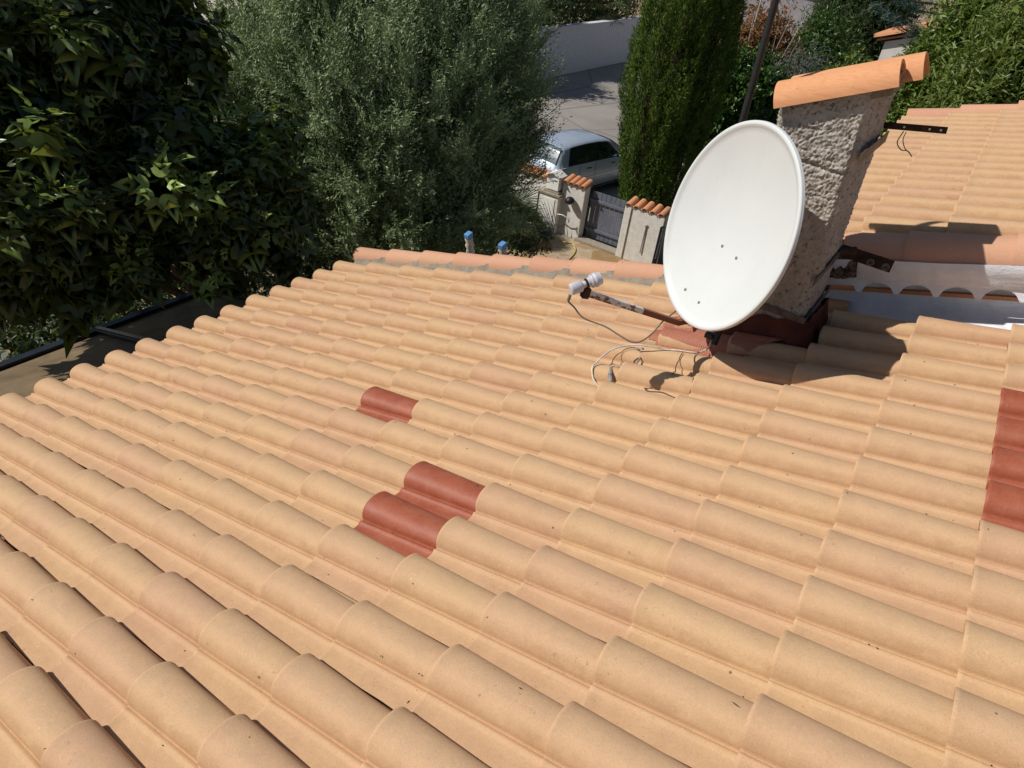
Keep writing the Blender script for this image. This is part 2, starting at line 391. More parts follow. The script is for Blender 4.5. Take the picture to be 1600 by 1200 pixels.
# ================================================================== SETTING
def sheet(name, pts, mat, kind='structure'):
    o = mesh_obj(name, pts, [tuple(range(len(pts)))], mat); o['kind'] = kind; return o
sheet('ground', [(-500, -150, G - .012), (150, -150, G - .012), (150, 700, G - .012), (-500, 700, G - .012)], M['ground'])
sheet('road', [(-13.4, 9, G - .004), (-3.0, 13.55, G - .004), (60, 13.55, G - .004), (60, 20, G - .004), (-1.5, 20.5, G - .004), (-5.5, 26, G - .004), (-6.5, 60, G - .004), (-13.4, 60, G - .004)], M['road'])
sheet('patio', [(-4.2, 3.5, G + .002), (3.4, 3.5, G + .002), (3.4, 12.95, G + .002), (-4.2, 12.95, G + .002)], M['flag'])
sheet('far_road', [tuple(atz(1230, -12, G)[:2]) + (G - .003,), tuple(atz(1380, -12, G)[:2]) + (G - .003,), tuple(atz(1400, 45, G)[:2]) + (G - .003,), tuple(atz(1230, 45, G)[:2]) + (G - .003,)], M['road'])

# ================================================================== THE HOUSE
house = empty('house', (3, 1, G)); tag(house, 'house with sloping ochre barrel-tile roof filling the foreground', 'house')
W, LEN = .215, .3559
DU = {0: .040, 1: .015, 2: .014, 3: .001, 4: -.019, 5: -.022, 6: -.045, 7: -.041, 8: -.008, 9: .01, 12: .04}
DV = [-.148, -.022, .038, .049, .063, .067, .051, .005, .006, -.013, -.029, -.031, -.017, -.020]
def tu(i): return (i + DU.get(i, 0)) * W
def tv(c): return (c + (DV[c] if 0 <= c < len(DV) else 0)) * LEN
# one interlocking tile across: flat pan, small rib, groove, barrel (s grows away from the camera)
def prof():
    P = [(-.0765, .004), (-.073, .0045), (-.045, .0035), (-.024, .0040), (-.018, .0075), (-.0135, .0112), (-.009, .0118), (-.004, .0090), (0, .0062), (.003, .0095)]
    for k in range(0, 17):
        a = math.pi * (1 - (k + .55) / 17.1) ; P.append((.0695 + .0665 * math.cos(a), .010 + .0535 * math.sin(a) ** .85))
    P += [(.1380, .010), (.1383, -.001)]
    return P
PROF = prof()
def tile_height(s):
    s = ((s + .0765) % W) - .0765
    xs = [q[0] for q in PROF]; return float(np.interp(s, xs, [q[1] for q in PROF]))
def tile_mesh(cells, off=0.0):
    """cells: list of (i, v0, v1, u0, tone)"""
    V = []; Fc = []; T = []; np_ = len(PROF); TH = .0235
    for (v0, v1, u0, tone) in cells:
        b = len(V); Lx = v1 - v0
        jn = rng.normal(0, .0016); ju = rng.normal(0, .0022); jr = rng.normal(0, .005); jy = rng.normal(0, .006)
        rows = [(0.0, -.0010, 1.0), (.0025, .0012, 1), (.010, .0012, 1), (.015, 0, 1.0), (.06, 0, 1.0), (.35 * Lx, 0, .965), (.7 * Lx, 0, .905), (Lx + .03, 0, .85)]
        for (dv, dn, k) in rows:
            for j, (s, h) in enumerate(PROF):
                slope = TH * (1 - dv / (Lx + .03)) + off
                fl = 1.0 + .045 * math.exp(-dv / .07)            # the lip flares a little
                hh = h * (k if s > .01 else 1) * (fl if s > 0 else 1)
                wk = 1.065 - .165 * min(1, dv / Lx)              # and the barrel narrows up the slope
                gs = .0695 * (1 - wk)
                ss = .0695 + (s - .0695) * wk if s > .004 else s + gs * (s + .0765) / .0805
                if s > .1365: ss = .1380
                V.append(RP(v0 + dv + jr * (s / W) , u0 + ss + ju + jy * dv, hh + slope + dn + jn))
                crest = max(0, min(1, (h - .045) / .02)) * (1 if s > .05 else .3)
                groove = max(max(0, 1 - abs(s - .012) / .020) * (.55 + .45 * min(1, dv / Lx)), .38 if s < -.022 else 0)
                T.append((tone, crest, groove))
        nr = len(rows)
        for a in range(nr - 1):
            for j in range(np_ - 1):
                Fc.append((b + a * np_ + j, b + (a + 1) * np_ + j, b + (a + 1) * np_ + j + 1, b + a * np_ + j + 1))
        b2 = len(V)                                              # underside lip of the nose
        for j, (s, h) in enumerate(PROF):
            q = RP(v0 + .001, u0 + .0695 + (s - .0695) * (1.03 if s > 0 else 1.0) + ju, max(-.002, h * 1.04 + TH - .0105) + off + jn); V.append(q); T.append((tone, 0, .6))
        for j in range(np_ - 1): Fc.append((b + j, b + j + 1, b2 + j + 1, b2 + j))
        b3 = len(V)                                              # far edge thickness of the barrel
        for (dv, dn, k) in rows:
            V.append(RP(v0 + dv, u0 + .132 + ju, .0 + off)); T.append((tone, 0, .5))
        for a in range(nr - 1): Fc.append((b + a * np_ + np_ - 1, b + (a + 1) * np_ + np_ - 1, b3 + a + 1, b3 + a))
    return np.array(V), np.array(Fc), np.array(T)
RED = {(4, 6), (2, 8), (1, 8), (5, 13), (6, 13), (7, 13), (8, 13)}
cells = []; reds = []
for i in range(-9, 13):
    for c in range(0, 18):
        v0, v1, u0 = tv(c), tv(c + 1), tu(i)
        if c == 13: v1 = v0 + LEN
        mv = (v0 + v1) / 2 * CP
        if i == 12 and v0 * CP > 3.55: continue               # the raised gable stands here
        if 3.32 < mv and mv < 3.66 and 2.02 < u0 < 2.30 and v0 * CP > 3.25: continue   # the chimney stands here
        tone = float(np.clip(.5 + .26 * rng.normal(), 0, 1))
        (reds if (i, c) in RED else cells).append((v0, v1, u0, tone))
V, Fc, T = tile_mesh(cells)
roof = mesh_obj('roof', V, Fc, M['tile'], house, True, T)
roof.data.set_sharp_from_angle(angle=math.radians(50))
lab = ['brick-red replacement tile near the eaves side, smallest of the three', 'brick-red replacement tile of the adjoining pair, nearer the camera', 'brick-red replacement tile of the adjoining pair, farther from the camera'] + ['brick-red replacement tile in the stack at the right edge'] * 4
reds.sort(key=lambda r: (r[0] > 4, r[0] > 2.5, r[2]))
for k, rd in enumerate(reds):
    V, Fc, T = tile_mesh([rd], .002); o = mesh_obj('roof_tile', V, Fc, M['red'], roof, True, T); o['label'] = lab[k]
    o.data.set_sharp_from_angle(angle=math.radians(50))
# roof deck and walls below
b = MB(); A = [RP(-.02, -2.1, -.02), RP(6.5, -2.1, -.02), RP(6.5, 2.95, -.02), RP(-.02, 2.95, -.02)]
b.prism(A, (0, 0, -.10)); b.build('roof_deck', M['soffit'], house)
b = MB(); b.box((3.2, .45, (G - .16) / 2 - .0), (5.7, 4.8, abs(G) - .2)); b.build('wall', M['white_wall'], house)
# opposite slope behind the camera so the ridge is real
b = MB(); b.prism([RP(6.52, -2.1, -.02), RP(6.52, 2.95, -.02), RP(6.52, 2.95, -.02) + np.array([5, 0, -1.6]), RP(6.52, -2.1, -.02) + np.array([5, 0, -1.6])], (0, 0, -.1)); b.build('back_slope', M['tile'], house)
# gutter along the eaves
b = MB(); n = 9
poly = [(-.045 - .105 * (1 - math.cos(math.pi * k / n)) / 2, -.075 - .05 * math.sin(math.pi * k / n)) for k in range(n + 1)]
y0, y1 = -2.15, 3.02
for th in (0,):
    vs = [(x, y0, z) for x, z in poly] + [(x, y1, z) for x, z in poly] + [(x * 1.0 - .0, y0, z - .004) for x, z in poly] + [(x, y1, z - .004) for x, z in poly]; k = n + 1
    fs = [(j, j + 1, k + j + 1, k + j) for j in range(n)] + [(2 * k + j, 2 * k + j + 1, 3 * k + j + 1, 3 * k + j) for j in range(n)]
    b.add(vs, fs)
gut = b.build('gutter', M['gutter'], house, True)
b = MB(); b.tube([(-.152, y0, -.066), (-.152, y1, -.066)], .0055, 8); b.build('gutter_lip', M['gutter_lip'], gut, True)
# black clips on some eave tiles
for (px_, py_) in ((121, 583), (274, 522), (434, 455), (533, 416)):
    v, u = roofpx(px_, py_, .045); b = MB(); q = RP(v, u, .05)
    b.box(q, (.018, .013, .02)); b.box(q + np.array([-.006, 0, -.012]), (.006, .011, .03)); b.build('tile_clip', M['black'], roof, bevel=.002)
# verge: bed of mortar and pink terracotta tiles
def halfpipe(V, Fc, T, a, b_, r0, r1, th, tone, updir, n=14, span=math.pi, side=None):
    a = np.array(a, float); b_ = np.array(b_, float); d = (b_ - a); d /= np.linalg.norm(d)
    u = np.array(updir, float); u = u - d * (u @ d); u /= np.linalg.norm(u); s = np.cross(d, u)
    base = len(V); L = [0, .02, .5, 1]
    for t in L:
        for q in (0, 1):
            r = r0 + (r1 - r0) * t - q * th
            for k in range(n + 1):
                an = -span / 2 + span * k / n; V.append(a + (b_ - a) * t + r * (math.sin(an) * s + math.cos(an) * u)); T.append((tone, .3, 0))
    m_ = n + 1
    for i in range(len(L) - 1):
        for q in (0, 1):
            for k in range(n):
                A_ = base + (2 * i + q) * m_ + k; B_ = A_ + 2 * m_; Fc.append((A_, A_ + 1, B_ + 1, B_))
    for i in (0, len(L) - 1):
        for k in range(n):
            A_ = base + (2 * i) * m_ + k; Fc.append((A_, A_ + 1, A_ + 1 + m_, A_ + m_))
    for k in (0, n):
        for i in range(len(L) - 1):
            A_ = base + 2 * i * m_ + k; Fc.append((A_, A_ + 2 * m_, A_ + 3 * m_, A_ + m_))
def pipe_obj(name, specs, mat, parent):
    V, Fc, T = [], [], []
    for s_ in specs: halfpipe(V, Fc, T, *s_)
    o = mesh_obj(name, np.array(V), np.array(Fc), mat, parent, True, np.array(T)); o.data.set_sharp_from_angle(angle=math.radians(45))
    bm = bmesh.new(); bm.from_mesh(o.data); bmesh.ops.recalc_face_normals(bm, faces=bm.faces); bm.to_mesh(o.data); bm.free()
    return o
UPR = (-SP, 0, CP)
for c in range(0, 11):
    v0 = -.09 if c == 0 else tv(c) - .02
    v1 = tv(c + 1) + .03
    j = rng.normal(0, .004)
    pipe_obj('verge_tile', [(RP(v0, 2.938 + j, .034), RP(v1, 2.938, .020), .090, .078, .013, float(rng.random()), UPR)], M['verge'], roof)
V = []; Fc = []; nx = 120
for a in range(nx + 1):
    v = -.06 + a * (3.75 + .06) / nx
    for k, (u, n_) in enumerate(((2.725, -.005), (2.742, .012), (2.775, .016), (2.825, .022), (2.850, .038), (2.872, .070))):
        e = .010 * (noise.noise(Vector((v * 9, u * 14, 1.3))) + .5 * noise.noise(Vector((v * 33, u * 33, 5.3))))
        V.append(RP(v, u, n_ + e))
for a in range(nx):
    for k in range(5): Fc.append((a * 6 + k, (a + 1) * 6 + k, (a + 1) * 6 + k + 1, a * 6 + k + 1))
mesh_obj('verge_mortar', V, Fc, M['mortar'], roof, True)

def roof_n(v, u):
    s = u - tu(math.floor((u + .0765) / W)); c = max(k for k in range(0, 18) if tv(k) <= v); fr = (v - tv(c)) / (LEN + .03)
    return tile_height(s) * (1.0 + .045 * math.exp(-(v - tv(c)) / .07) * (s > 0) - .05 * fr) + .0235 * (1 - fr)
V = []; Fc = []
for k in range(280):
    v = .1 + 5.4 * rng.random(); u = -1.9 + 4.4 * rng.random(); big = rng.random() < .2
    if rng.random() < .45: u = tu(int(rng.integers(-8, 12))) + rng.normal(0, .012)
    a = rng.random() * math.pi; ln2 = (.0070 if big else .0028) * (.6 + .8 * rng.random()); wd = ln2 * (.16 if big else .5); n_ = roof_n(v, u) + .002
    p0 = RP(v, u, n_); dv_ = (RP(v + math.cos(a), u + math.sin(a), n_) - p0); dw = RP(v - math.sin(a), u + math.cos(a), n_) - p0; up_ = np.array([-SP, 0, CP]); b0 = len(V)
    for sx, sy in ((-1, -.6), (.3, -1), (1, .2), (.1, 1), (-.7, .6)): V.append(p0 + dv_ * ln2 * sx + dw * wd * sy)
    V.append(p0 + up_ * .0025)
    Fc += [(b0 + q, b0 + (q + 1) % 5, b0 + 5) for q in range(5)]
ll = mesh_obj('leaf_litter', V, Fc, M['rust']); tag(ll, kind='stuff')
# ---------------------------------------------------------------- raised roof on the right
NU = .385
cells = []
for k in range(0, 17):
    for c in range(0, 12):
        cells.append((3.60 + .356 * c, 3.60 + .356 * (c + 1), 2.700 + .2145 * k, float(np.clip(.5 + .3 * rng.normal() + (.2 if k > 10 and c < 4 else 0), 0, 1))))
V, Fc, T = tile_mesh([(a, b_, u, t) for a, b_, u, t in cells], NU)
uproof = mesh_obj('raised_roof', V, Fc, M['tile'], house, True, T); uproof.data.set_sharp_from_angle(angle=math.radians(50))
b = MB(); b.prism([RP(3.62, 2.70, NU - .01), RP(7.9, 2.70, NU - .01), RP(7.9, 6.4, NU - .01), RP(3.62, 6.4, NU - .01)], (0, 0, -.07)); b.build('roof_deck', M['soffit'], house)
for c in range(-1, 12):
    v0 = 3.40 + .40 * c if c < 0 else 3.60 + (c) * .40
    pipe_obj('verge_tile', [(RP(3.62 + .40 * c if c >= 0 else 3.6, 6.35, NU + .03), RP(3.62 + .40 * (c + 1) + .03, 6.35, NU + .012), .10, .088, .013, float(rng.random()), UPR)], M['verge'], uproof) if c >= 0 else None
vj = [roofpx(1296, 400, NU + .02)[0], roofpx(1401, 400, NU + .02)[0], roofpx(1581, 400, NU + .02)[0]]
vj += [vj[-1] + .40 * k for k in range(1, 8)]
for k in range(len(vj) - 1):
    pipe_obj('verge_tile', [(RP(vj[k] + .004, 2.625, NU - .055), RP(vj[k + 1] + .02, 2.625, NU - .07), .108 - (.01 if k == 0 else 0), .102, .013, float(rng.random()), UPR)], M['verge'], uproof)
# white painted plaster lip under the verge tiles
V = []; Fc = []; nx = 160; prf = [(2.500, .330), (2.503, .300), (2.516, .270), (2.532, .245), (2.536, .222), (2.542, .216), (2.556, .214)]
for a in range(nx + 1):
    v = 3.60 + a * 3.9 / nx
    for k, (u, n_) in enumerate(prf):
        e = .006 * noise.noise(Vector((v * 11, u * 30, 2.3))); top = .022 * noise.noise(Vector((v * 2.3, 9.1, 3))) if k == 0 else 0
        V.append(RP(v, u - .004 + e - (.0 if k else -.004), n_ + top))
for a in range(nx):
    for k in range(len(prf) - 1): Fc.append((a * len(prf) + k, (a + 1) * len(prf) + k, (a + 1) * len(prf) + k + 1, a * len(prf) + k + 1))
mesh_obj('painted_verge_lip', V, Fc, M['white_paint'], uproof, True)
# scalloped closure strip
b = MB(); PER = .163; v_s = 3.56; vs = []; fs = []; nn_ = 24 * 12
for a in range(nn_ + 1):
    v = v_s + a * PER / 24; ph = (a / 24 + .36) % 1
    arch = abs(ph - .5) * 2; low = .155 if arch > .82 else .155 + .052 * math.sqrt(max(0, 1 - (arch / .82) ** 2)) ** 1.0
    for uu, nn2 in ((2.545, .216), (2.545, low), (2.551, low), (2.551, .216)): vs.append(RP(v, uu, nn2))
for a in range(nn_):
    for k in range(4):
        fs.append((a * 4 + k, (a + 1) * 4 + k, (a + 1) * 4 + (k + 1) % 4, a * 4 + (k + 1) % 4))
b.add(vs, fs); b.bar(RP(3.56, 2.553, .219), RP(7.5, 2.553, .219), .030, .006, (-SP, 0, CP))
b.build('scalloped_closure_strip', M['white_paint'], uproof, True)
b = MB(); b.prism([RP(3.60, 2.672, .130), RP(7.5, 2.672, .130), RP(7.5, 2.672, .112), RP(3.60, 2.672, .112)], (0, .06, 0)); b.build('tile_edge_course', M['terracotta'], uproof)
V = []; Fc = []; nx = 70
for a in range(nx + 1):
    v = 3.60 + a * .385 / nx
    for k, (u, n_) in enumerate(((2.505, .235), (2.495, .275), (2.500, .310), (2.515, .345), (2.545, .375), (2.585, .392))):
        e = .022 * noise.noise(Vector((v * 22, u * 25, 1.3))) + .010 * noise.noise(Vector((v * 70, u * 70, 5.3)))
        V.append(RP(v, u - e, n_ + e))
for a in range(nx):
    for k in range(5): Fc.append((a * 6 + k, (a + 1) * 6 + k, (a + 1) * 6 + k + 1, a * 6 + k + 1))
mesh_obj('rubble_mortar', V, Fc, M['rubble'], uproof, True)
# small white wall between the two roofs (uneven, painted)
V = []; Fc = []; nx = 150; nz = 14
for a in range(nx + 1):
    for k in range(nz + 1):
        v = 3.60 + a * 3.9 / nx; t = k / nz; n_ = -.004 + t * .206
        flare = .165 * max(0, 1 - t / .30) ** 2.2 * (1 if v > 3.98 else .8) + (.015 if v > 3.98 and t < .3 else 0)
        e = .008 * noise.noise(Vector((v * 8, t * 3, .3))) + .004 * noise.noise(Vector((v * 40, t * 9, .3)))
        V.append(RP(v, 2.700 - flare - e, n_))
for a in range(nx):
    for k in range(nz): Fc.append((a * (nz + 1) + k, (a + 1) * (nz + 1) + k, (a + 1) * (nz + 1) + k + 1, a * (nz + 1) + k + 1))
mesh_obj('wall', V, Fc, M['white_paint'], house, True)
b = MB(); b.prism([RP(3.66, 2.72, -.05), RP(7.8, 2.72, -.05), RP(7.8, 2.72, .30), RP(3.66, 2.72, .30)], (0, 3.6, 0)); b.build('gable_wall', M['white_wall'], house)
b = MB(); b.box((5.6, 4.55, (G + .8) / 2), (3.9, 3.5, .8 - G)); b.build('wall', M['white_wall'], house)

# ---------------------------------------------------------------- chimney
C0 = [np.array(q) for q in ((3.295, 2.10, .93), (3.645, 2.10, 1.03), (3.66, 2.37, 1.03), (3.30, 2.37, .93))]
C1 = [np.array(q) for q in ((3.235, 2.088, 2.13), (3.563, 2.087, 2.29), (3.605, 2.33, 2.30), (3.26, 2.34, 2.14))]
def chim_pt(side, s, t):
    a, b_ = side, (side + 1) % 4; return (C0[a] * (1 - s) + C0[b_] * s) * (1 - t) + (C1[a] * (1 - s) + C1[b_] * s) * t
V = []; Fc = []; NS = [84, 56, 40, 50]; NT_ = 270
cen = (sum(C0) + sum(C1)) / 8
ring = []
for side in range(4):
    for k in range(NS[side]): ring.append((side, k / NS[side]))
nr = len(ring)
for r_ in range(NT_ + 1):
    t = r_ / NT_
    for (side, s) in ring:
        q = chim_pt(side, s, t)
        n_ = [np.array([0, -1, 0]), np.array([1, 0, 0]), np.array([0, 1, 0]), np.array([-1, 0, 0])][side]
        c_ = np.array([cen[0] + (t - .5) * -.05, cen[1], q[2]]); out = q - c_; 
        corner = min(s, 1 - s) * (C0[1][0] - C0[0][0] if side % 2 == 0 else .25)
        rnd = max(0, .03 - corner) ** 2 / .03 * .7; od = out / np.linalg.norm(out)
        p3 = Vector(q)
        w3 = p3 + noise.noise_vector(p3 * 30) * .010
        vd = noise.voronoi(w3 * 82)[0]; h = .0105 * (.45 - min(vd[0], .9)) + .0060 * noise.noise(p3 * 120) + .004 * noise.noise(p3 * 190) + .006 * noise.noise(p3 * 30)
        h += .005 * noise.noise(p3 * 7)
        if side in (1, 2): h *= .75
        crack = abs(t - (.80 + .02 * math.sin(s * 5) + (-.05 * s))) 
        if side == 0 and crack < .006: h -= .010
        V.append(q + n_ * h - od * rnd)
for r_ in range(NT_):
    for k in range(nr): Fc.append((r_ * nr + k, r_ * nr + (k + 1) % nr, (r_ + 1) * nr + (k + 1) % nr, (r_ + 1) * nr + k))
top = list(range(NT_ * nr, NT_ * nr + nr))
chim = mesh_obj('chimney', V, Fc + [tuple(top)], M['stucco'], house, True)
# two clay cap tiles laid side by side
def cap(yc, dx, dz, rr, L0, L1):
    axd = np.array([.41, 0, .166]); axd /= np.linalg.norm(axd)
    a = np.array([3.225 + dx, yc, 2.135 + dz]) + axd * L0; b_ = np.array([3.225 + dx, yc, 2.135 + dz]) + axd * L1
    return (a, b_, rr, rr * .93, .015, float(rng.random()), (-.375, 0, .93), 18, math.pi * 1.02)
pipe_obj('cap_tile', [cap(2.135, 0, -.005, .092, 0, .445)], M['cap'], chim)
o = pipe_obj('cap_tile', [cap(2.285, .025, .004, .094, -.01, .475)], M['cap'], chim)
b = MB(); axd = np.array([.927, 0, .375])
b.prism([np.array([3.24, 2.10, 2.10]), np.array([3.24, 2.32, 2.10]), np.array([3.24, 2.32, 2.165]), np.array([3.24, 2.26, 2.185]), np.array([3.24, 2.20, 2.14]), np.array([3.24, 2.15, 2.185]), np.array([3.24, 2.10, 2.165])], axd * .41)
b.build('cap_mortar', M['mortar'], chim)
# brushed red waterproof coating round the chimney foot (follows the tiles)
V = []; Fc = []; idx = {}; st = .006
vr = np.arange(3.02, 3.86, st); ur = np.arange(1.80, 2.52, st)
def inpatch(v, u):
    e = .05 * noise.noise(Vector((v * 7, u * 7, 4))) + .012 * noise.noise(Vector((v * 60, u * 60, 4)))
    lo = 3.13 + (.05 if u < 1.95 else 0) + .02 * math.sin(u * 23) + (.10 if u > 2.24 else 0) + (.12 if u > 2.36 else 0)
    return v > lo + e and v < 3.80 + e and u > 1.845 + e * .25 + max(0, v - 3.56) * .9 and u < 2.47 + e
def roof_n(v, u):
    i = math.floor((u + .0765) / W); i0 = i
    s = u - tu(i0)
    if s < -.0765: s += 0
    c = max(k for k in range(0, 18) if tv(k) <= v)
    fr = (v - tv(c)) / (LEN + .03)
    return tile_height(s) * (1.0 + .045 * math.exp(-(v - tv(c)) / .07) * (s > 0) - .05 * fr) + .0235 * (1 - fr)
for a, v in enumerate(vr):
    for k, u in enumerate(ur):
        if inpatch(v, u):
            idx[(a, k)] = len(V); n_ = roof_n(v, u) + .003
            d = max(3.30 / CP - v - .03, 2.08 - u, 0) if u < 2.38 else 1        # swept up against the chimney
            rise = max(0, .035 * (1 - min(1, max(0, 2.10 - u) / .10))) if v > 3.36 else 0
            V.append(RP(v, u, n_ + rise + .0012 * noise.noise(Vector((v * 90, u * 20, 4)))))
for (a, k), q in idx.items():
    if (a + 1, k) in idx and (a, k + 1) in idx and (a + 1, k + 1) in idx: Fc.append((q, idx[(a + 1, k)], idx[(a + 1, k + 1)], idx[(a, k + 1)]))
mesh_obj('brushed_coating', V, Fc, M['coating'], chim, True)
b = MB()
V = []; Fc = []
for k, (ex, zz) in enumerate(((.050, .00), (.030, .07), (.012, .14), (.010, .16))):
    for j in range(40):
        side = j // 10; s = (j % 10) / 10; q = chim_pt(side, s, 0.0)
        n_ = [np.array([0, -1., 0]), np.array([1., 0, 0]), np.array([0, 1., 0]), np.array([-1., 0, 0])]
        nn2 = n_[side] + (n_[(side - 1) % 4] if j % 10 == 0 else 0)
        zr = (q[0] + nn2[0] * ex) * SP / CP + .02
        V.append([q[0] + nn2[0] * ex, q[1] + nn2[1] * ex, zr + zz + .012 * math.sin(j * 1.7)])
for k in range(3):
    for j in range(40): Fc.append((k * 40 + j, k * 40 + (j + 1) % 40, (k + 1) * 40 + (j + 1) % 40, (k + 1) * 40 + j))
mesh_obj('base_flashing', V, Fc, M['coating_dark'], chim, True)

# ---------------------------------------------------------------- old aerial brackets strapped round the chimney
def band(z, h, parent, th=.004, off=.012, sides=(0, 1, 2, 3)):
    ps = []
    for k in range(4):
        z0 = z(k); t = (z0 - C0[k][2]) / (C1[k][2] - C0[k][2]); q = C0[k] * (1 - t) + C1[k] * t
        sg = [(-1, -1), (1, -1), (1, 1), (-1, 1)][k]; ps.append(q + np.array([sg[0] * off, sg[1] * off, 0]))
    b = MB()
    for k in sides:
        a, c_ = ps[k], ps[(k + 1) % 4]; b.bar(a, c_, th, h)
    return b.build('strap', M['steel'], parent, bevel=.001)
br = empty('antenna_bracket', (3.6, 2.35, 1.6)); tag(br, 'rusty perforated steel arm strapped near the top of the chimney', 'bracket')
band(lambda k: 2.02 + (.045 if k in (1, 2) else 0) - (.05 if k == 1 else 0), .048, br, off=.020, sides=(1,))
A = aty(1350, 193, 2.36); B = aty(1480, 204, 2.36)
b = MB(); dv = (B - A) / np.linalg.norm(B - A); b.bar(A - dv * .02, B, .006, .026)
b.bar(A - dv * .02 + np.array([0, -.06, -.01]), A + dv * .05 + np.array([0, -.0, -.01]), .05, .012)
b.build('arm', M['rust'], br, bevel=.001)
for t in (.50, .80, .93):
    q = A + (B - A) * t; b = MB(); b.lathe(q + np.array([0, -.0035, 0]), (0, -1, 0), [(0, .0045), (.0012, .0045)], 12); b.build('bolt_hole', M['gutter_lip'], br)
b = MB(); p0 = aty(1412, 205, 2.34)
b.tube(spline([p0, aty(1402, 222, 2.34), aty(1408, 234, 2.33), aty(1418, 236, 2.32), aty(1425, 245, 2.32)]), .0022, 6)
b.tube(spline([p0 + np.array([.01, 0, 0]), aty(1411, 218, 2.34), aty(1414, 232, 2.33), aty(1421, 238, 2.32)]), .002, 6)
b.build('wire', M['cable_grey'], br, True)
br2 = empty('antenna_bracket', (3.7, 2.35, 1.2)); tag(br2, 'broad dark rusty plate with two round studs, low on the right of the chimney', 'bracket')
band(lambda k: 1.27 + (.015 if k in (0, 3) else .015) + (.07 if k == 2 else 0), .032, br2)
A = aty(1312, 390, 2.34); B = aty(1394, 417, 2.34)
b = MB(); b.bar(A, B, .008, .058); b.bar(A + np.array([0, -.03, -.0]), A + (B - A) * .3 + np.array([0, -.0, .02]), .03, .03)
pl = b.build('plate', M['rust'], br2, bevel=.003)
for t in (.62, .9):
    q = A + (B - A) * t + np.array([0, -.005, -.006]); b = MB(); b.lathe(q, (0, -1, .2), [(0, .016), (.02, .016), (.02, .010), (.006, .009)], 14); b.build('stud', M['steel'], br2, True)
b = MB(); C_ = aty(1272, 442, 2.08); D_ = aty(1312, 396, 2.30); b.bar(C_, D_, .004, .034); b.build('strap', M['steel'], br2)

# ---------------------------------------------------------------- satellite dish
DC = np.array([3.244, 1.759, 1.697]); DW = .78
daz, del_ = math.radians(233.7), math.radians(9.9)
DN = np.array([math.cos(del_) * math.cos(daz), math.cos(del_) * math.sin(daz), math.sin(del_)])
DR = np.cross([0, 0, 1], DN); DR /= np.linalg.norm(DR); DU_ = np.cross(DN, DR)
dish = empty('satellite_dish', DC - DU_ * .6 - DN * .1); tag(dish, 'large round white satellite dish fixed in front of the chimney', 'satellite dish')
R_ = DW / 2; ASP = 1.10
def dpt(r, th, n_): return DC + DR * r * math.cos(th) + DU_ * r * ASP * math.sin(th) + DN * n_
V = []; Fc = []; NA = 96
rings = []
for k in range(0, 25):
    r = R_ * .935 * k / 24; rings.append((r, -.089 + .077 * (r / (R_ * .935)) ** 2))
rings += [(R_ * .940, -.0098), (R_ * .962, -.0020), (R_ * .968, -.0010), (R_ * .990, -.0012), (R_ * .997, -.0035), (R_, -.0075), (R_ * .9985, -.013), (R_ * 1.002, -.015), (R_ * 1.0, -.019), (R_ * .985, -.021), (R_ * .93, -.020)]
for k in range(24, 0, -1):
    r = R_ * .92 * k / 24; rings.append((r, -.093 + .077 * (r / (R_ * .935)) ** 2 - .004))
for (r, n_) in rings:
    for j in range(NA): V.append(dpt(max(r, .0005), 2 * math.pi * j / NA, n_))
for a in range(len(rings) - 1):
    for j in range(NA): Fc.append((a * NA + j, a * NA + (j + 1) % NA, (a + 1) * NA + (j + 1) % NA, (a + 1) * NA + j))
refl = mesh_obj('reflector', V, Fc, M['dish'], dish, True); refl.data.set_sharp_from_angle(angle=math.radians(60))
def dish_surf(x, y):
    d = ray(x, y); q = CAM + d * ((DC - DN * .05 - CAM) @ DN) / (d @ DN); return q
for (x, y) in ((1119, 383), (1141, 402), (1076, 453), (1096, 473)):
    q = dish_surf(x, y); rel = q - DC; rr = math.hypot(rel @ DR, (rel @ DU_) / ASP); n_ = -.089 + .077 * (rr / (R_ * .935)) ** 2
    q = DC + DR * (rel @ DR) + DU_ * (rel @ DU_) + DN * n_
    b = MB(); b.lathe(q - DN * .002, DN, [(0, .0075), (.003, .0075), (.005, .0055), (.0055, .003)], 12); b.build('bolt', M['bolt'], dish, True)
# backing plate, bracket to the chimney
b = MB(); c_ = DC - DN * .115 - DU_ * .18
b.box(c_, (.16, .22, .012), ax=[DR, DU_, DN]); b.box(c_ - DN * .03, (.05, .2, .06), ax=[DR, DU_, DN])
b.tube([c_ - DN * .06 - DU_ * .12, c_ - DN * .06 + DU_ * .25], .02, 14)
b.bar(c_ - DN * .06 - DU_ * .08, np.array([3.40, 2.11, 1.42]), .035, .035); b.bar(c_ - DN * .06 + DU_ * .12, np.array([3.36, 2.11, 1.62]), .035, .035)
b.build('mount', M['steel'], dish, bevel=.002)
# feed arm and converter
BOT = DC - DU_ * R_ * ASP
LN = aty(916, 443, 1.287)
armdir_end = BOT + DN * .02 - DU_ * .012
A0 = BOT - DN * .09 + DU_ * .015
V = []; T = []; Fc = []
Aend = LN - DU_ * .040 - DN * .012
pts = [A0, BOT - DU_ * .018 + DN * .01] + [BOT - DU_ * .018 + DN * .01 + (Aend - (BOT - DU_ * .018 + DN * .01)) * t for t in (.2, .4, .42, .6, .8, 1)]
rust_ = [1, 1, 1, .95, .15, .1, .1, .35]
for k, q in enumerate(pts):
    for (a_, c2) in ((-1, -1), (1, -1), (1, 1), (-1, 1)): V.append(q + DR * a_ * .0095 + DU_ * c2 * .0125); T.append((rust_[k],))
for k in range(len(pts) - 1):
    for j in range(4): Fc.append((k * 4 + j, k * 4 + (j + 1) % 4, (k + 1) * 4 + (j + 1) % 4, (k + 1) * 4 + j))
e = len(pts) * 4 - 4
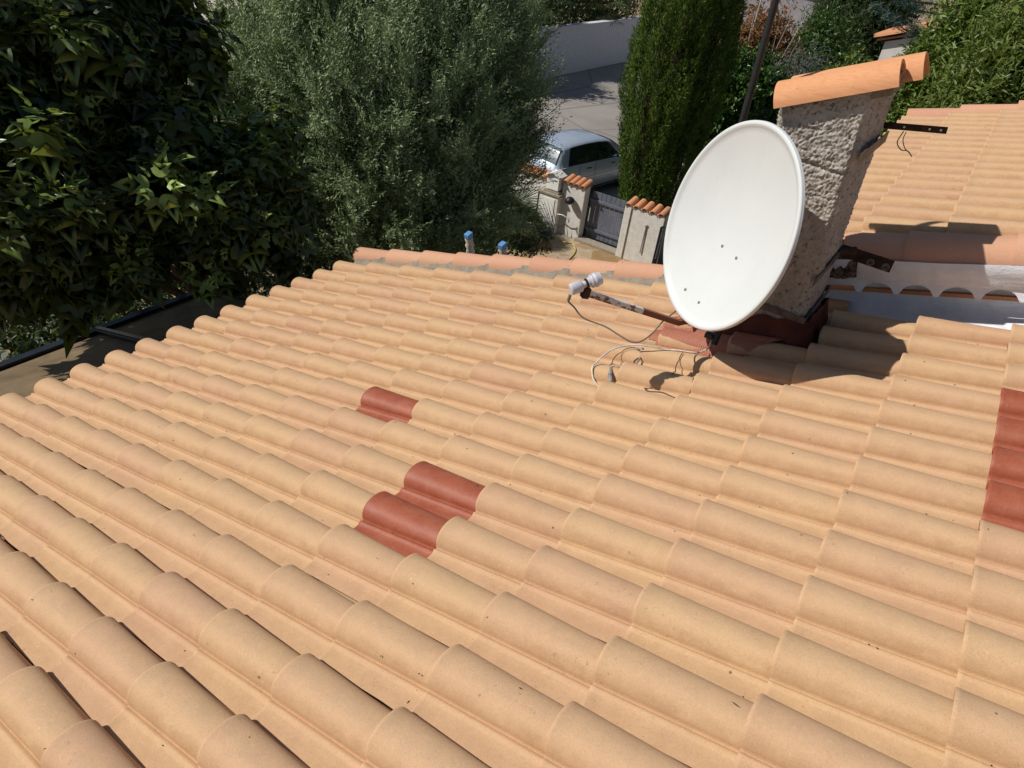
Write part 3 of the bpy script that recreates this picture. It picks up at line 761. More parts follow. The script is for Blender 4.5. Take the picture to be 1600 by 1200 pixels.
Fc.append((e, e + 1, e + 2, e + 3)); Fc.append((0, 1, 2, 3))
mesh_obj('feed_arm', V, Fc, M['rusty'], dish, False, np.array(T))
foc = (DC - LN); foc /= np.linalg.norm(foc)
b = MB()
b.lathe(LN - foc * .070, foc, [(0.0000, 0.0206), (0.0036, 0.0241), (0.0450, 0.0249), (0.0504, 0.0206), (0.0540, 0.0146), (0.0738, 0.0138), (0.0756, 0.0206), (0.0882, 0.0206), (0.0900, 0.0258), (0.0954, 0.0284), (0.1008, 0.0258), (0.1062, 0.0301), (0.1134, 0.0310), (0.1188, 0.0275), (0.1332, 0.0258), (0.1350, 0.0224)], 28)
lnb = b.build('converter', M['plastic_grey'], dish, True)
b = MB(); b.lathe(LN - foc * .003, foc, [(0, .0205), (.016, .0205)], 18); b.box(LN - DU_ * .03 - foc * .0, (.02, .03, .03), ax=[DR, DU_, DN]); b.box(Aend + DN * .0, (.03, .045, .03), ax=[DR, DU_, DN]); b.build('clamp', M['rust'], dish, bevel=.003)
b = MB(); q0 = LN - foc * .062 - DU_ * .026; b.tube([q0, q0 - DU_ * .026], .0065, 10)
q1 = q0 - DU_ * .03; L1 = np.linalg.norm(q1 - CAM)
def bp(x, y, D): return atd(x, y, D)
D0 = L1; Dn = np.linalg.norm(BOT - CAM)
cab = [q1, bp(897, 480, D0 + .02), bp(912, 497, D0 + .03), bp(945, 510, D0 + .03), bp(968, 524, D0 + .02), bp(986, 534, D0 + .02), bp(1002, 533, D0 + .03), bp(1020, 520, D0 + .08), bp(1036, 502, Dn - .03), bp(1056, 486, Dn + .10)]
b.tube(spline(cab, 8), .0034, 8); b.build('cable', M['cable_grey'], dish, True)
# foot under the dish with a clamp
b = MB(); f0 = aty(1116, 535, 1.83)
b.tube([f0 + np.array([0, .05, .10]), f0 + np.array([0, .0, -.01])], .015, 12); b.box(aty(1108, 524, 1.84), (.035, .03, .02)); b.build('foot', M['mast'], dish, True)

# ---------------------------------------------------------------- mast behind the dish
ms = empty('antenna_mast', (3.09, 2.1, 1.0)); tag(ms, 'thin dark metal antenna mast rising behind the dish', 'mast')
mb_ = aty(1160, 190, 2.12); b = MB(); b.tube([(mb_[0] + .02, 2.12, 1.05), mb_ - np.array([0, 0, .03])], .019, 14)
b.build('lower_tube', M['chrome'], ms, True)
b = MB(); b.tube([mb_ - np.array([0, 0, .06]), (mb_[0] - .012, 2.12, mb_[2] + .9)], .0150, 14); b.build('pole', M['mast'], ms, True)
b = MB(); b.bar((mb_[0] + .02, 2.12, 1.5), (3.28, 2.16, 1.5), .03, .03); b.build('wall_arm', M['steel'], ms)
b = MB(); b.bar((mb_[0] + .01, 2.12, 1.85), (3.27, 2.16, 1.85), .03, .03); b.build('wall_arm', M['steel'], ms)

# ---------------------------------------------------------------- loose cables on the tiles
def rfp(x, y, n_=.06): v, u = roofpx(x, y, n_); return RP(v, u, n_)
def on_roof(pts, lift=.004):
    out = []
    for q in spline(pts, 10):
        v = q[0] * CP + q[2] * SP; n_ = -q[0] * SP + q[2] * CP; h = roof_n(v, q[1]) + lift
        out.append(RP(v, q[1], max(n_, h)))
    return out
cb = MB(); pts = [rfp(1112, 532, .12), rfp(1105, 545, .07), rfp(1085, 552, .065), rfp(1060, 550, .07), rfp(1040, 546, .085), rfp(1015, 541, .11), rfp(990, 539, .12), rfp(962, 544, .12), rfp(940, 558, .10), rfp(927, 575, .06), rfp(927, 592, .03), rfp(938, 607, .012)]
cb.tube(on_roof(pts), .0036, 8); cable = cb.build('coax_cable', M['cable_white'], None, True)
tag(cable, 'dirty white coaxial cable looping over the tiles below the dish', 'cable')
b = MB(); b.tube([rfp(955, 575, .055), rfp(953, 585, .06), rfp(954, 597, .045), rfp(955, 604, .02)], [.007, .010, .009, .005], 9)
b.tube(on_roof([rfp(953, 574, .06), rfp(958, 571, .06), rfp(966, 575, .055), rfp(972, 578, .05)]), .0035, 7)
o = b.build('cable_end', M['foil'], None, True); tag(o, 'cable end wrapped in crumpled silver tape, left of the two on the tiles', 'cable end')
b = MB(); b.tube(on_roof([rfp(994, 548, .055), rfp(1002, 551, .055), rfp(1005, 556, .05)]), .005, 8); b.tube([rfp(1004, 553, .055), rfp(998, 563, .055), rfp(992, 571, .04)], [.003, .004, .0075], 8)
o = b.build('cable_end', M['foil'], None, True); tag(o, 'short taped cable end beside the red coated tiles, right of the two', 'cable end')

for k_, (pp, lb) in enumerate((([(956, 573), (958, 562), (966, 553), (980, 548), (994, 547), (1003, 551)], 'thin brown strand standing in for the cable shadow between the two taped cable ends'), ([(1067, 557), (1061, 563), (1056, 573), (1055, 583), (1050, 590)], 'short dark strand standing in for a cable shadow over a tile crest, right of the taped cable ends'))):
    b = MB(); b.tube(on_roof([rfp(x, y, .06) for x, y in pp], .006), .0020, 6); o = b.build('cable_shadow', M['rust'], None, True); tag(o, lb, 'wire')  # thin dark strands laid on the tiles in place of cable shadows
# ---------------------------------------------------------------- ladder leaning on the far verge
ld = empty('ladder', (1.1, 3.5, G)); tag(ld, 'ladder leaning on the far roof edge, two plaster-spattered tops with blue tips', 'ladder')
tops = [aty(732, 366, 3.16), aty(785, 382, 3.13)]
for q in tops:
    foot = q + np.array([0, 1.1, G - q[2]]); d = (foot - q) / np.linalg.norm(foot - q)
    b = MB(); b.bar(q + d * .03, foot, .055, .028, (1, 0, 0)); s_ = b.build('stile', M['ladder'], ld, bevel=.004)
    b = MB(); b.tube([q + d * t_ + np.array([.004 * math.sin(t_ * 90), 0, 0]) for t_ in (.03, .05, .08, .11, .14, .17, .20)], [.027, .033, .030, .036, .029, .037, .024], 9); b.build('plaster_crust', M['plaster'], s_, True)
    b = MB(); b.bar(q - d * .012, q + d * .032, .062, .048, (1, 0, 0)); b.build('end_cap', M['blue'], s_, bevel=.006)
for k in range(1, 14):
    t = k * .29; d = (np.array([0, 1.1, G - tops[0][2]])); Ls = np.linalg.norm(d); d = d / Ls
    b = MB(); b.tube([tops[0] + d * t, tops[1] + d * t], .014, 10); b.build('rung', M['ladder'], ld, True)

# ---------------------------------------------------------------- pergola with translucent panels below the eaves
pg = empty('pergola', (-1, 1, G)); tag(pg, 'dark steel lean-to with brownish translucent panels below the eaves', 'pergola')
ZP = -.42
edge = [(-2.0, -1.6), (-2.0, 2.68)]
for (ya, yb) in ((-1.6, -.22), (-.18, .62)):
    pass
beams_y = [-1.55, -.62, .28, 1.50, 2.62]
for k in range(len(beams_y) - 1):
    ya, yb = beams_y[k] + .035, beams_y[k + 1] - .035
    b = MB(); b.prism([(-.12, ya, ZP), (-2.1, ya, ZP - .60), (-2.1, yb, ZP - .60), (-.12, yb, ZP)], (0, 0, -.016)); b.build('roof_panel', M['poly'], pg)
for yb in beams_y:
    b = MB(); b.bar((-.10, yb, ZP - .02), (-2.16, yb, ZP - .625), .07, .10); b.bar((-.10, yb, ZP + .04), (-2.16, yb, ZP - .565), .045, .018); b.build('beam', M['dark_steel'], pg, bevel=.004)
b = MB(); b.bar((-2.15, -1.6, ZP - .63), (-2.15, 2.67, ZP - .63), .08, .13); b.build('front_rail', M['dark_steel'], pg, bevel=.004)
b = MB(); b.bar((-.13, -1.6, ZP - .04), (-.13, 2.67, ZP - .04), .05, .12); b.build('wall_rail', M['dark_steel'], pg, bevel=.004)
for yb in (-1.55, .28, 2.62):
    b = MB(); b.box((-2.15, yb, (ZP - .68 + G) / 2), (.09, .09, ZP - .68 - G)); b.build('post', M['dark_steel'], pg, bevel=.004)

# ================================================================== GARDEN ENTRANCE
def top_of(B, x, y):
    d = ray(x, y); s = ((np.array(B) - CAM)[:2] @ d[:2]) / (d[:2] @ d[:2]); return CAM + d * s
def coping(parent, xs, y, z, depth=.36, r=.085):
    for k, x in enumerate(xs):
        b0 = (x, y + depth / 2, z + .030); a0 = (x, y - depth / 2, z - .055)
        pipe_obj('coping_tile', [(a0, b0, r, r * .92, .014, float(rng.random()), (0, -.1, 1))], M['terracotta'], parent)
wl = empty('wall_pillar', (-3.25, 12.98, G)); tag(wl, 'short rendered wall with four orange coping tiles, left of the grey gate', 'wall')
b = MB(); b.box((-3.33, 12.98, G + .64), (.62, .26, 1.28)); b.build('wall_body', M['pillar'], wl, bevel=.015)
coping(wl, [-3.55, -3.39, -3.24, -3.08], 12.98, G + 1.31)
wr = empty('wall_pillar', (-1.5, 12.9, G)); tag(wr, 'rough rendered wall with five orange coping tiles, right of the grey gate', 'wall')
b = MB(); b.box((-1.44, 12.88, G + .63), (.98, .26, 1.26)); b.build('wall_body', M['pillar'], wr, bevel=.015)
coping(wr, [-1.84, -1.64, -1.44, -1.24, -1.04], 12.90, G + 1.29)
b = MB(); b.box((-1.76, 12.735, G + .62), (.012, .02, 1.20)); b.build('joint', M['stone'], wr)
b = MB(); b.tube([(-1.33, 12.73, G + .95), (-1.335, 12.72, G + .30)], .014, 8); b.tube([(-1.30, 12.73, G + .97), (-1.36, 12.72, G + .93)], .012, 8); b.build('hanging_rod', M['stone'], wr, True)
# gate
gt = empty('garden_gate', (-2.45, 13.1, G)); tag(gt, 'slate grey slatted metal gate between the two rendered walls', 'gate')
gx0, gx1, gy = -2.98, -1.96, 13.12
nb = 8; bw = (gx1 - gx0 - .04) / nb
for k in range(nb):
    x = gx0 + .03 + bw * (k + .5); b = MB(); b.box((x, gy, G + .60 + .03), (bw - .010, .018, 1.12)); b.build('slat', M['gate'], gt, bevel=.003)
for z, h in ((G + .98, .07), (G + .28, .07)):
    b = MB(); b.box(((gx0 + gx1) / 2, gy - .035, z), (gx1 - gx0, .04, h)); b.build('rail', M['gate'], gt, bevel=.006)
b = MB(); b.box((gx0 - .035, gy, G + .63), (.06, .07, 1.26)); b.build('hinge_post', M['dark_steel'], gt, bevel=.004)
b = MB(); b.box((gx1 - .03, gy - .05, G + .82), (.05, .03, .09)); b.tube([(gx1 - .06, gy - .07, G + .83), (gx1 - .06, gy - .11, G + .83), (gx1 - .14, gy - .11, G + .83)], .009, 8); b.build('handle', M['dark_steel'], gt, bevel=.003)
# stone threshold step
b = MB(); b.box((-2.4, 12.90, G + .035), (1.35, .26, .07)); o = b.build('doorstep', M['stone'], None, bevel=.012); tag(o, 'low pale stone threshold at the foot of the grey gate', 'step')
# cabinet with white door and mailbox standing on it
cb = empty('meter_cabinet', (-3.9, 12.8, G)); tag(cb, 'masonry meter cabinet with white door left of the gate', 'cabinet')
b = MB(); b.box((-3.90, 12.86, G + .46), (.58, .34, .92)); b.build('body', M['pillar'], cb, bevel=.01)
b = MB(); b.box((-3.90, 12.86, G + .945), (.64, .40, .05)); b.build('slab', M['stone'], cb, bevel=.006)
b = MB(); b.box((-3.92, 12.682, G + .54), (.44, .012, .62)); dr = b.build('door', M['box_white'], cb, bevel=.004)
b = MB(); b.box((-4.16, 12.68, G + .54), (.03, .02, .68)); b.build('frame', M['mast'], cb)
mx = empty('mailbox', (-3.87, 12.85, G + 1.02)); tag(mx, 'white gabled mailbox standing on the meter cabinet', 'mailbox')
z0 = G + 1.045
b = MB(); b.box((-3.84, 12.86, G + .995), (.40, .32, .05)); b.build('foot_plate', M['stone'], mx)
b = MB(); b.prism([(-4.01, 12.72, z0), (-3.68, 12.72, z0), (-3.68, 12.72, z0 + .33), (-3.845, 12.72, z0 + .41), (-4.01, 12.72, z0 + .33)], (0, .28, 0)); b.build('body', M['box_white'], mx, bevel=.004)
for sgn in (-1, 1):
    b = MB(); c_ = np.array([-3.845, 12.84, z0 + .418]); e_ = c_ + np.array([sgn * .20, 0, -.097])
    b.bar((c_ + e_) / 2 - np.array([0, .18, 0]), (c_ + e_) / 2 + np.array([0, .18, 0]), np.linalg.norm(e_ - c_), .012, (sgn * .097, 0, .20)); b.build('roof', M['box_white'], mx)
b = MB(); b.box((-3.845, 12.714, z0 + .24), (.22, .012, .03)); b.build('slot_flap', M['plastic_grey'], mx)
# wall lantern
ln = empty('wall_lantern', (-3.3, 12.8, G + .9)); tag(ln, 'black half-round wall lantern on the wall left of the gate', 'lantern')
c_ = np.array([-3.33, 12.74, G + .93])
b = MB(); b.lathe(c_ + np.array([0, 0, -.02]), (0, -.25, 1), [(0, .115), (.03, .115), (.075, .085), (.10, .045), (.11, .01)], 22); b.build('shade', M['black'], ln, True)
b = MB(); b.lathe(c_ + np.array([0, 0, -.10]), (0, -.1, 1), [(0, .03), (.03, .055), (.08, .06)], 16); b.build('bulb_glass', M['plastic_grey'], ln, True)
b = MB(); b.bar(c_ + np.array([0, .10, .02]), c_ + np.array([0, 0, .03]), .03, .03); b.build('arm', M['black'], ln)
# tap with pipe
tp = empty('garden_tap', (-3.55, 12.6, G + .5)); tag(tp, 'pale water pipe with tap between cabinet and wall', 'tap')
b = MB(); b.tube(spline([(-3.62, 12.74, G + .50), (-3.52, 12.66, G + .55), (-3.40, 12.66, G + .56), (-3.26, 12.72, G + .48)]), .012, 8); b.build('pipe', M['box_white'], tp, True)
b = MB(); b.lathe((-3.26, 12.72, G + .48), (0, -.3, -1), [(0, .018), (.05, .018), (.05, .01), (.09, .01)], 10); b.box((-3.26, 12.71, G + .52), (.06, .012, .012)); b.build('spout', M['chrome'], tp, True)
# small coping tiles left behind the mailbox
wb = empty('wall_pillar', (-4.45, 13.3, G)); tag(wb, 'low rendered wall with orange coping running behind the mailbox', 'wall')
b = MB(); b.box((-4.75, 13.25, G + .55), (1.6, .24, 1.10)); b.build('wall_body', M['pillar'], wb, bevel=.01)
coping(wb, [-4.02, -4.18, -4.34, -4.5, -4.66, -4.82, -4.98, -5.14, -5.3], 13.25, G + 1.13, .34, .082)
# hose
hp = [atz(868, 372, G + .06), atz(882, 378, G + .03), atz(895, 381, G + .02), atz(899, 392, G + .02), atz(890, 404, G + .02), atz(875, 414, G + .02), atz(862, 430, G + .02)]
b = MB(); b.tube(spline(hp), .013, 8); o = b.build('garden_hose', M['hose'], None, True); tag(o, 'yellow hose curling over the flagstones by the gate', 'hose')
# tall dark gate leaf / frame on the right of the entrance
dg = empty('side_gate', (-.75, 12.3, G)); tag(dg, 'dark open metal gate leaf with pale edge right of the rendered wall', 'gate')
q0 = atz(1013, 438, G); q1 = top_of(q0, 1040, 325)
b = MB(); b.box((q0[0] + .03, q0[1], G + .62), (.07, .09, 1.28)); b.build('post', M['dark_steel'], dg, bevel=.006)
b = MB(); b.box((q0[0] + .10, q0[1] + .35, G + .62), (.012, .62, 1.15)); b.build('leaf', M['dark_steel'], dg)
b = MB(); b.tube([(q0[0] + .06, q0[1] - .03, G + 1.25), (q0[0] + .05, q0[1] - .03, G + .55)], .018, 8); b.build('edge_bar', M['chrome'], dg, True)
for z in (.12, .30): 
    b = MB(); b.bar((q0[0] + .10, q0[1] - .02, G + z), (q0[0] + .75, q0[1] - .15, G + z), .03, .03); b.build('rail', M['plastic_grey'], dg)
# pot beside it
b = MB(); b.lathe((.15, 12.6, G + .0), (0, 0, 1), [(0, .10), (.02, .11), (.22, .16), (.25, .17), (.25, .14), (.2, .13)], 20); o = b.build('flower_pot', M['terracotta'], None, True); tag(o, 'small terracotta pot beside the dark open gate leaf', 'pot')

# ================================================================== CAR
def build_car(origin, rz):
    root = empty('parked_car', origin); tag(root, 'silver-blue hatchback parked on the road beyond the gate', 'car')
    ca, sa = math.cos(rz), math.sin(rz)
    def Wp(x, y, z): return np.array([origin[0] + x * ca - y * sa, origin[1] + x * sa + y * ca, origin[2] + z])
    # x forward from the rear, y to the left, z up;  stations: x, z of roofline, half-width at roof, belt height, half width body
    ST = [(0.00, .62, .60, .55, .70), (.03, .86, .66, .80, .76), (.10, .98, .68, .90, .79), (.20, 1.14, .645, .93, .805), (.34, 1.34, .60, .945, .815), (.46, 1.415, .585, .95, .82),
          (.8, 1.455, .585, .95, .825), (1.3, 1.475, .59, .945, .83), (1.8, 1.465, .59, .94, .83), (2.2, 1.43, .585, .93, .83), (2.45, 1.37, .585, .92, .83),
          (2.8, 1.19, .63, .91, .825), (3.1, 1.02, .70, .90, .82), (3.3, .955, .72, .88, .815), (3.7, .85, .70, .80, .79), (3.95, .74, .62, .68, .72), (4.02, .55, .58, .5, .66)]
    xs = np.array([s[0] for s in ST])
    def st(x): return [float(np.interp(x, xs, [s[k] for s in ST])) for k in range(1, 5)]
    def sec(x, t):      # t 0..1 over half section from sill to the middle of the roof
        zr, wr_, zb, wb_ = st(x)
        P = [(0, wb_ - .05, .20), (.12, wb_ - .01, .30), (.28, wb_, min(.52, zb)), (.42, wb_ - .005, min(.70, zb)), (.56, wb_ - .035, zb), (.60, wb_ - .06, zb + .012 if zr > zb else zb), (.82, wr_, max(zr - .075, zb + .01)), (.90, wr_ - .08, max(zr - .022, zb + .02)), (1.0, 0, zr + .012)]
        ts = [q[0] for q in P]; return float(np.interp(t, ts, [q[1] for q in P])), float(np.interp(t, ts, [q[2] for q in P]))
    X = sorted(set(list(np.linspace(0, 4.02, 60)) + list(xs))); Tt = [0, .06, .12, .2, .28, .35, .42, .49, .56, .60, .67, .74, .82, .86, .90, .95, 1.0]
    V = []; Fc = []
    for x in X:
        row = [sec(x, t) for t in Tt]
        for y, z in row: V.append(Wp(x, -y, z))
        for y, z in row[-2::-1]: V.append(Wp(x, y, z))
    k = 2 * len(Tt) - 1
    def arch(x, z): return any((x - c) ** 2 + (z - .30) ** 2 < .335 ** 2 for c in (.70, 3.22))
    for a in range(len(X) - 1):
        for j in range(k - 1):
            jj = min(j, k - 2 - j); z = sec((X[a] + X[a + 1]) / 2, (Tt[jj] + Tt[jj + 1]) / 2)[1]
            if jj < 5 and arch((X[a] + X[a + 1]) / 2, z): continue
            Fc.append((a * k + j, (a + 1) * k + j, (a + 1) * k + j + 1, a * k + j + 1))
    Fc.append(tuple(range(k))); Fc.append(tuple((len(X) - 1) * k + j for j in range(k)))
    body = mesh_obj('body', V, Fc, M['car'], root, True); body.data.set_sharp_from_angle(angle=math.radians(35))
    bm = bmesh.new(); bm.from_mesh(body.data); bmesh.ops.recalc_face_normals(bm, faces=bm.faces); bm.to_mesh(body.data); bm.free()
    def patch(name, mat, x0, x1, t0, t1, side, off=.006, nx=14, nt=5, trim=None):
        V = []; Fc = []
        for a in range(nx + 1):
            for c in range(nt + 1):
                t = t0 + (t1 - t0) * c / nt; fx0, fx1 = x0, x1
                if trim: fx0, fx1 = trim(t, x0, x1)
                x = fx0 + (fx1 - fx0) * a / nx; y, z = sec(x, t); V.append(Wp(x, side * (y + off), z + off * .6))
        for a in range(nx):
            for c in range(nt): Fc.append((a * (nt + 1) + c, (a + 1) * (nt + 1) + c, (a + 1) * (nt + 1) + c + 1, a * (nt + 1) + c + 1))
        return mesh_obj(name, V, Fc, mat, root, True)
    def front_trim(t, x0, x1): f_ = (t - .61) / .20; return x0, x1 - .55 * max(0, f_)
    def rear_trim(t, x0, x1): f_ = (t - .61) / .20; return x0 + .14 * max(0, f_), x1
    for sd_ in (-1, 1):
        patch('side_window', M['black'], .50, 2.98, .60, .825, sd_, .003, 20, 5, lambda t, a, c: (a + .16 * max(0, (t - .6) / .2), c - .60 * max(0, (t - .6) / .2)))
        patch('side_window', M['car_glass'], .62, 1.60, .615, .80, sd_, .008, 14, 5, rear_trim)
        patch('side_window', M['car_glass'], 1.68, 2.86, .615, .80, sd_, .008, 14, 5, front_trim)
        patch('sill_trim', M['tyre'], 1.05, 2.85, .02, .075, sd_, .012, 10, 2)
        patch('rub_strip', M['chrome'], 1.05, 2.80, .30, .325, sd_, .010, 10, 1)
        for (a_, c2) in ((1.60, 1.613), (2.72, 2.733), (.93, .942)): patch('door_seam', M['tyre'], a_, c2, .1, .58, sd_, .004, 1, 10)
        for hx in (1.25, 2.30):
            y, z = sec(hx, .49); b = MB(); b.bar(Wp(hx, sd_ * (y + .018), z), Wp(hx + .17, sd_ * (y + .018), z), .02, .025); b.build('door_handle', M['mast'], root, bevel=.006)
        y, z = sec(2.72, .62); b = MB(); b.lathe(Wp(2.70, sd_ * (y + .03), z + .03), Wp(0, sd_, 0) - Wp(0, 0, 0), [(0, .05), (.04, .085), (.13, .09), (.16, .06)], 14); b.build('mirror', M['car'], root, True)
        patch('tail_lamp', M['red_lamp'], .03, .22, .45, .62, sd_, .010, 4, 4)
        for wx in (.70, 3.22):
            o = Wp(wx, sd_ * .64, .30); ax = Wp(0, sd_, 0) - Wp(0, 0, 0)
            b = MB(); b.lathe(o, ax, [(0, .20), (0, .29), (.03, .305), (.15, .305), (.18, .28), (.182, .19), (.15, .18)], 28); wh = b.build('wheel', M['tyre'], root, True)
            b = MB(); b.lathe(o + ax * .14, ax, [(0, .19), (.02, .19), (.03, .17), (.015, .15), (.03, .04), (.035, .03)], 20)
            b.build('rim', M['chrome'], wh, True)
    # rear window on the sloping hatch
    V = []; Fc = []
    for a in range(9):
        x = .135 + (.40 - .135) * a / 8
        for c in range(13):
            zr, wr_, zb, wb_ = st(x); f_ = -1 + 2 * c / 12; y = f_ * (wr_ - .05); V.append(Wp(x - .012, y, zr + .012 - .02 * f_ * f_ + .01))
    for a in range(8):
        for c in range(12): Fc.append((a * 13 + c, (a + 1) * 13 + c, (a + 1) * 13 + c + 1, a * 13 + c + 1))
    mesh_obj('rear_window', V, Fc, M['car_glass_rear'], root, True)
    V = []; Fc = []
    for a in range(9):
        x = 2.50 + (3.10 - 2.50) * a / 8
        for c in range(13):
            zr, wr_, zb, wb_ = st(x); f_ = -1 + 2 * c / 12; y = f_ * (wr_ - .06); V.append(Wp(x + .01, y, zr + .012 - .02 * f_ * f_ + .012))
    for a in range(8):
        for c in range(12): Fc.append((a * 13 + c, (a + 1) * 13 + c, (a + 1) * 13 + c + 1, a * 13 + c + 1))
    mesh_obj('windscreen', V, Fc, M['car_glass'], root, True)
    b = MB(); b.box(Wp(2, 0, .30), (3.4, 1.3, .22), rz); b.build('underbody', M['tyre'], root)
    return root
build_car((-5.44, 14.40, G), math.radians(80))

# ================================================================== FAR WALL, BUILDINGS
b = MB(); b.box((-13.62, 27, G + 1.02), (.26, 36, 2.04)); b.box((-13.62, 27, G + 2.07), (.34, 36, .06))
fw = b.build('boundary_wall', M['far_wall'], None); tag(fw, 'long grey-white rendered boundary wall across the road, in shade', 'wall')
def wall_quad(name, label, cat, pxs, Y, mat, th=.3):
    P = [aty(x, y, Y) for x, y in pxs]; b = MB(); b.prism(P, (0, th, 0)); o = b.build(name, mat); tag(o, label, cat); return o
# sunlit white house beyond the trees, upper left
hw = empty('white_house', aty(270, 60, 14)); tag(hw, 'sunlit white rendered house wall glimpsed between the trees at top left', 'house')
P = [aty(150, -60, 14), aty(365, -60, 14), aty(365, 45, 14), aty(150, 75, 14)]
x0, x1 = P[0][0], P[1][0]; zt = max(q[2] for q in P); b = MB(); b.box(((x0 + x1) / 2, 16, (zt + G) / 2), (x1 - x0, 4, zt - G)); b.build('wall', M['white_wall'], hw)
b = MB(); b.prism([(x0 - .4, 13.6, zt), (x1 + .4, 13.6, zt), (x1 + .4, 18.4, zt), (x0 - .4, 18.4, zt)], (0, 0, .15)); b.build('roof', M['terracotta'], hw)
b = MB(); b.box(((x0 + x1) / 2, 13.98, zt - 1.2), (1.0, .08, 1.1)); b.build('window', M['car_glass'], hw)
# grey-white house upper right behind the dry shrub
hg = empty('grey_house', aty(1205, 30, 34)); tag(hg, 'pale grey house wall behind the dry brown shrub', 'house')
a0, a1 = aty(1150, 42, 34), aty(1262, 42, 34); zt = aty(1200, -30, 34)[2]
b = MB(); b.box(((a0[0] + a1[0]) / 2, 36, (zt + G) / 2), (a1[0] - a0[0], 4, zt - G)); b.build('wall', M['neigh_wall'], hg)
b = MB(); b.box(((a0[0] + a1[0]) / 2, 36, zt + .1), (a1[0] - a0[0] + .6, 4.6, .2)); b.build('roof', M['terracotta'], hg)
b = MB(); b.box(((a0[0] + a1[0]) / 2 + .6, 33.98, G + 1.6), (.9, .08, 1.1)); b.build('window', M['car_glass'], hg)
# neighbour's tiled roof
nh = empty('neighbour_house', aty(1420, 60, 27)); tag(nh, 'white neighbour house with orange tiled roof beside the laurel tree', 'house')
e0, e1 = aty(1366, 58, 26), aty(1470, 42, 26)
zr = e0[2]; V = []; Fc = []; T = []
nb_ = 16; r = .09
for k in range(nb_):
    yy = 26 + k * .22; halfpipe(V, Fc, T, (e0[0], yy, zr), (e0[0] + 4.5, yy, zr + 1.5), .11, .10, .02, float(rng.random()), (-.3, 0, 1), 8)
mesh_obj('roof', np.array(V), np.array(Fc), M['terracotta'], nh, True, np.array(T))
b = MB(); b.prism([(e0[0] + .1, 26, zr - .1), (e0[0] + 4.6, 26, zr + 1.4), (e0[0] + 4.6, 29.5, zr + 1.4), (e0[0] + .1, 29.5, zr - .1)], (0, 0, .06)); b.build('roof_deck', M['terracotta'], nh)
b = MB(); b.prism([(e0[0] + .35, 26.1, G), (e0[0] + 4.4, 26.1, G), (e0[0] + 4.4, 26.1, zr + 1.25), (e0[0] + .35, 26.1, zr - .08)], (0, 3.2, 0)); b.build('wall', M['white_wall'], nh)
# ribbed pale wall beside the cypress
q = atz(1150, 235, G); b = MB(); zt = top_of(q, 1150, 168)[2]
b.box((q[0] + .1, q[1], (zt + G) / 2), (1.2, .3, zt - G))
for k in range(9): b.box((q[0] - .4 + k * .13, q[1] - .16, (zt + G) / 2), (.05, .03, zt - G - .05))
o = b.build('garden_wall', M['pillar'], None); tag(o, 'pale ribbed garden wall end between the cypress and the hedge', 'wall')
# scooter parked far up the road
q = atz(1292, 12, G); sct = empty('scooter', q); tag(sct, 'dark scooter parked far away on the pale road at the top', 'scooter')
for dx in (-.6, .6):
    b = MB(); b.lathe(q + np.array([dx, -.06, .27]), (0, 1, 0), [(0, .16), (0, .25), (.04, .27), (.09, .25), (.09, .16)], 18); b.build('wheel', M['tyre'], sct, True)
b = MB(); b.prism([q + np.array(t) for t in ((-.75, -.1, .45), (-.3, -.1, .3), (.3, -.1, .3), (.5, -.1, .95), (.35, -.1, .98), (.1, -.1, .5), (-.1, -.1, .75), (-.7, -.1, .78))], (0, .25, 0)); b.build('body', M['black'], sct, bevel=.03)
b = MB(); b.box(q + np.array([-.35, 0, .83]), (.7, .28, .1)); b.build('seat', M['tyre'], sct, bevel=.03)

# ================================================================== VEGETATION
def norm(v): return v / (np.linalg.norm(v, axis=-1, keepdims=True) + 1e-9)
def leaves(P, D, Nn, L, Wd, tone, fold=.25, droop=0.0):
    """a folded six-point leaf for each row: base P, direction D, normal N, length, width"""
    n = len(P); D = norm(D); S = norm(np.cross(D, Nn)); Nn = np.cross(S, D); L = L[:, None]; Wd = Wd[:, None]
    base = P; tip = P + D * L - Nn * L * droop
    m1 = P + D * L * .35 - Nn * L * droop * .15; m2 = P + D * L * .7 - Nn * L * droop * .5
    V = np.stack([base, m1 - S * Wd * .5 + Nn * Wd * fold, m2 - S * Wd * .38 + Nn * Wd * fold, tip, m2 + S * Wd * .38 + Nn * Wd * fold, m1 + S * Wd * .5 + Nn * Wd * fold, m1, m2], 1).reshape(-1, 3)
    o = (np.arange(n) * 8)[:, None]
    F4 = np.concatenate([o + np.array([[0, 6, 1, 1]]) * 1, ], 0)
    f = np.concatenate([o + np.array([6, 7, 2, 1]), o + np.array([6, 5, 4, 7])], 0)
    t3 = np.concatenate([o + np.array([0, 6, 1]), o + np.array([0, 5, 6]), o + np.array([7, 3, 2]), o + np.array([7, 4, 3])], 0)
    # everything as triangles to keep one face size
    tri = np.concatenate([f[:, [0, 1, 2]], f[:, [0, 2, 3]], t3], 0)
    T = np.repeat(tone[:, None], 8, 0)
    return V, tri, T
def flat_leaves(P, D, Nn, L, Wd, tone):
    n = len(P); D = norm(D); S = norm(np.cross(D, Nn)); L = L[:, None]; Wd = Wd[:, None]
    V = np.stack([P, P + D * L * .45 - S * Wd * .5, P + D * L, P + D * L * .45 + S * Wd * .5], 1).reshape(-1, 3)
    o = (np.arange(n) * 4)[:, None]; return V, o + np.array([0, 3, 2, 1]), np.repeat(tone[:, None], 4, 0)
